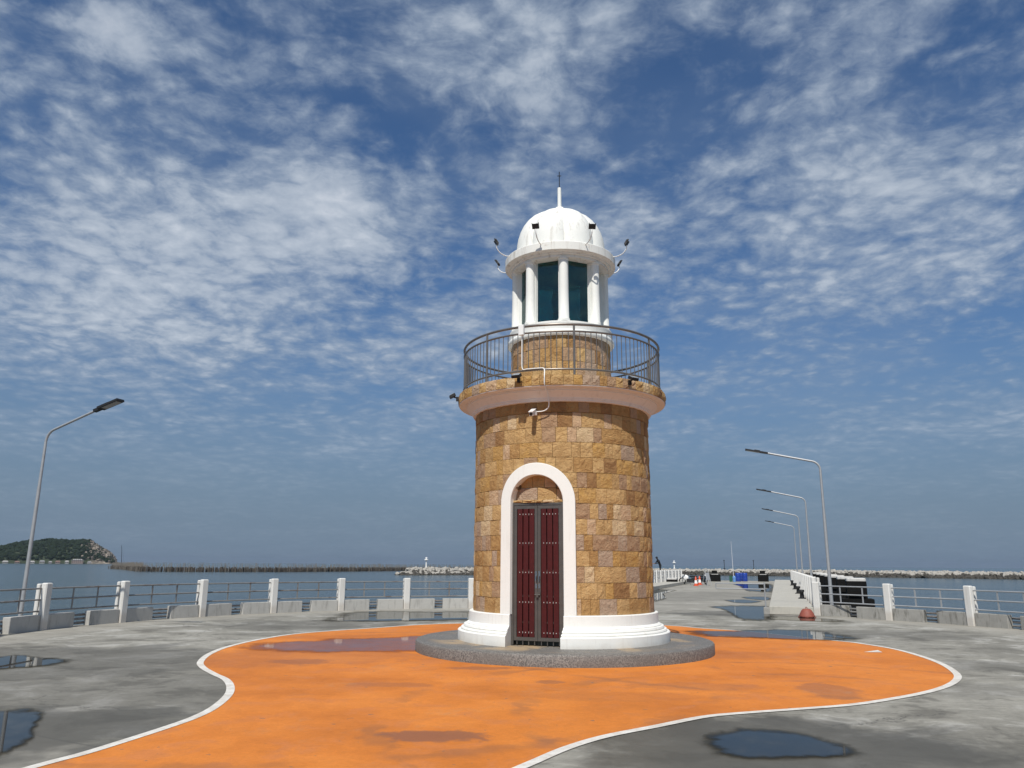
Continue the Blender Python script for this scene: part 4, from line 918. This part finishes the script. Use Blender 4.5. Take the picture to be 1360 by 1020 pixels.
def beacon(x, D, h, label, z0):
    p = seapt(x, D); m = MB(); o = thing('beacon_light', label, 'beacon', (p.x, p.y, z0), 0, 'beacons on the breakwaters')
    m.lathe([(.55, 0), (.55, .3), (.32, .35), (.28, h-1.3)], 16); link('mast', m.mesh('mast', 'plastic_white', 40), o)
    m = MB(); m.lathe([(.3, h-1.35), (1.0, h-1.2), (1.0, h-.9), (.45, h-.85), (.45, h-.25), (.6, h-.2), (.3, h), (.02, h+.05)], 16); link('lantern', m.mesh('lantern', 'plastic_white', 40), o)
beacon(566, 352, 4.6, 'white mushroom-topped beacon on the short breakwater left of the lighthouse', .0)
beacon(895.5, 420, 4.0, 'small white beacon on the long breakwater beyond the left walkway', .2)
# slim dark posts on the long breakwater
for k, x in enumerate((962, 1001)):
    p = seapt(x, 420); m = MB(); m.tube([(0, 0, 0), (0, 0, 4.2)], .14, 6); m.box((0, 0, 4.2), (.5, .5, .4)); m.lathe([(.5, 0), (.5, .3), (.2, .4)], 8)
    thing('marker_post', ['slim dark marker post on the breakwater left of the fishing rod', 'slim dark marker post on the breakwater right of the fishing rod'][k], 'post', (p.x, p.y, .2), 0, 'marker posts on the breakwater', m.mesh('marker_post', 'black'))
# bamboo stake wave barrier
rb = random.Random(9); m = MB()
line = [seapt(150, 640), seapt(170, 560), seapt(190, 450), seapt(260, 440), seapt(380, 450), seapt(470, 500), seapt(540, 560), seapt(700, 640)]
for (a, b2) in zip(line, line[1:]):
    L = (b2-a).length; far = a.length
    for i in range(int(L*4)):
        p = a+(b2-a)*rb.random()+Vector((rb.gauss(0, 1.4), rb.gauss(0, 1.4), 0)); hh = rb.uniform(3.0, 4.9); rr = rb.uniform(.04, .085); ln = Vector((rb.gauss(0, .12), rb.gauss(0, .12), 0))*hh
        m.tube([Vector((p.x, p.y, SEA-.3)), Vector((p.x, p.y, SEA+hh))+ln*.6], rr, 3, 0, False)
    for i in range(int(L*8)):
        p = a+(b2-a)*rb.random()+Vector((rb.gauss(0, .9), rb.gauss(0, .9), 0)); hh = rb.uniform(1.4, 2.6)
        m.tube([Vector((p.x, p.y, SEA-.3)), Vector((p.x, p.y, SEA+hh))], rb.uniform(.12, .28), 4, 1, True)
o = link('stake_barrier', m.mesh('stake_barrier', ['bamboo', 'bamboo_dark']), kind='stuff'); o['label'] = 'long wave barrier of thin bamboo stakes across the left horizon'
# leaning pole
p = seapt(162, 600); m = MB(); m.tube([(0, 0, 0), (-2.0, 0, 16)], [.22, .08], 6); m.tube([(0, 0, 0), (0, 0, 3)], .4, 8); m.tube([(-2, 0, 16), (2.5, 0, 0)], .03, 4)
thing('leaning_mast', 'thin dark leaning mast at the left end of the stake barrier', 'mast', (p.x, p.y, SEA), 0, None, m.mesh('leaning_mast', 'black'))

# island
prof = [(-320, 748), (-220, 738), (-120, 734), (-60, 731), (0, 727), (20, 723), (45, 719.5), (70, 718.6), (105, 719), (118, 721), (130, 726), (140, 732), (148, 738), (153, 744), (156, 748.5)]
def ridge(x):
    for (x0, y0), (x1, y1) in zip(prof, prof[1:]):
        if x0 <= x <= x1: t = (x-x0)/(x1-x0); return y0+(y1-y0)*t
    return 748.6
from mathutils import noise as mn
xs = [-320+k*(478/110) for k in range(111)]; NR = 26; vs = []; fs = []
def ih(x, q):
    """height at picture column x and depth fraction q (0 shore, .5 crest, 1 far shore)"""
    top = atdist(x, ridge(x), ISL_D+140).z-SEA; s = sin(pi*min(max(q, 0), 1))**.7
    nz = mn.fractal(Vector((x*.05, q*6, 3.3)), 1.0, 2.0, 5)
    return SEA-1+max(0, (top+1)*s*(1+.05*nz)+2.0*nz*s)
for x in xs:
    for j in range(NR):
        q = j/(NR-1); D = ISL_D+280*q; d = ray(x, 748); v = Vector((d.x, d.y, 0)).normalized()*D; vs.append((v.x, v.y, ih(x, q)))
for i in range(len(xs)-1):
    for j in range(NR-1): a = i*NR+j; fs.append((a, a+NR, a+NR+1, a+1))
m = MB(); m.add(vs, fs); link('island', m.mesh('island', 'island', 60), kind='structure')
ri = random.Random(12); m = MB(); bmi = bmesh.new(); bmesh.ops.create_icosphere(bmi, subdivisions=1, radius=1); iv = [v.co.copy() for v in bmi.verts]; iff = [tuple(v.index for v in f.verts) for f in bmi.faces]; bmi.free()
for i in range(4200):
    x = ri.uniform(-250, 150); q = ri.uniform(.03, .60)
    if x > 109+ri.gauss(0, 4) and q > .10+max(0, 122-x)*.012+ri.gauss(0, .03): continue
    D = ISL_D+280*q; d = ray(x, 748); v = Vector((d.x, d.y, 0)).normalized()*D; z = ih(x, q)
    if z < SEA+2.5: continue
    s = ri.uniform(3.0, 6.5); c = Vector((v.x, v.y, z+s*.3))
    m.add([c+Vector((p.x*s*ri.uniform(.7, 1.25), p.y*s*ri.uniform(.7, 1.25), p.z*s*ri.uniform(.6, 1.1))) for p in iv], iff)
cl = MB()
for i in range(1500):
    x = ri.uniform(106, 154); q = ri.uniform(.03, .62)
    if x < 112+ri.gauss(0, 4) and q < .40: continue
    D = ISL_D+280*q; d = ray(x, 748); v = Vector((d.x, d.y, 0)).normalized()*D; z = ih(x, q); s_ = ri.uniform(1.5, 4.5); R_ = Matrix.Rotation(ri.uniform(0, 6), 3, 'Z') @ Matrix.Rotation(ri.uniform(0, 3), 3, 'X')
    if z < SEA: continue
    cl.add([Vector((v.x, v.y, z+s_*.2))+R_ @ Vector((p.x*s_*ri.uniform(.6, 1.3), p.y*s_*ri.uniform(.5, 1.1), p.z*s_*.8)) for p in iv], iff, ri.choice((0, 0, 1, 1, 2)))
o = link('cliff_rocks', cl.mesh('cliff_rocks', ['cliff_pale', 'rock_dark', 'forest']), kind='stuff'); o['label'] = 'bare rocky cliff at the right end of the island'
o = link('forest', m.mesh('forest', 'forest'), kind='stuff'); o['label'] = 'dense dark green forest covering the island hill'
for k, (x, wd, hh, wm, rm, lab) in enumerate(((42, 13, 6, 2, 2, 'pale low house on the island shore just right of the left street lamp'), (55, 15, 8, 0, 1, 'grey-roofed house on the island shore, second from the left lamp'), (66, 10, 5, 3, 1, 'small grey house on the island shore left of the large pink building'),
                                            (76, 14, 7, 1, 0, 'red-roofed house on the island shore left of the large pink building'), (88, 11, 8, 2, 2, 'white boxy house touching the left side of the large pink building'), (102, 34, 15, 1, 2, 'large pinkish building with stepped roof on the island shore'),
                                            (118, 12, 5, 0, 1, 'low pale shed on the island shore right of the large pink building'), (6, 16, 6, 0, 2, 'pale low house on the island shore at the left edge'), (22, 14, 5, 3, 0, 'low house on the island shore between the left edge and the lamp'))):
    p = seapt(x, ISL_D-6)
    wd *= .8; hh *= .6
    o = thing('shore_house', lab, 'house', (p.x, p.y, SEA), -atan2(p.x, p.y), 'houses on the island shore'); m = MB(); dp = 11
    m.box((0, 0, hh/2), (wd, dp, hh)); link('wall', m.mesh('wall', 'house_wall_%d' % wm), o)
    m = MB(); e = .8; m.add([(-wd/2-e, -dp/2-e, hh), (wd/2+e, -dp/2-e, hh), (wd/2+e, dp/2+e, hh), (-wd/2-e, dp/2+e, hh), (-wd/2+wd*.15, 0, hh+3.2), (wd/2-wd*.15, 0, hh+3.2)], [(0, 1, 5, 4), (1, 2, 5), (2, 3, 4, 5), (3, 0, 4), (3, 2, 1, 0)]); link('roof', m.mesh('roof', 'house_roof_%d' % rm), o)
    nw = max(2, int(wd/4)); m = MB(); m.box((0, 0, 0), (1.6, .3, 1.8)); wm_ = m.mesh('window', 'black')
    for j in range(nw):
        for f in range(1 if hh < 9 else 3): link('window', wm_, o, (-wd/2+wd*(j+.5)/nw, -dp/2-.1, 2.6+f*4))

# ------------------------------------------------------------------ sea haze
m = MB(); m.box((0, 0, 46), (31000, 31000, 100)); me = m.mesh('haze', 'interior'); hm = bpy.data.materials.new('haze'); hm.use_nodes = True; t = NT(hm.node_tree)
t.n.remove(t.n['Principled BSDF']); pv = t.new('ShaderNodeVolumePrincipled'); pv.inputs['Color'].default_value = (.80, .88, 1.0, 1); pv.inputs['Density'].default_value = 4.5e-5; pv.inputs['Anisotropy'].default_value = .6
t.put(t.n['Material Output'].inputs['Volume'], pv.outputs[0]); me.materials.clear(); me.materials.append(hm); link('haze', me, kind='stuff')
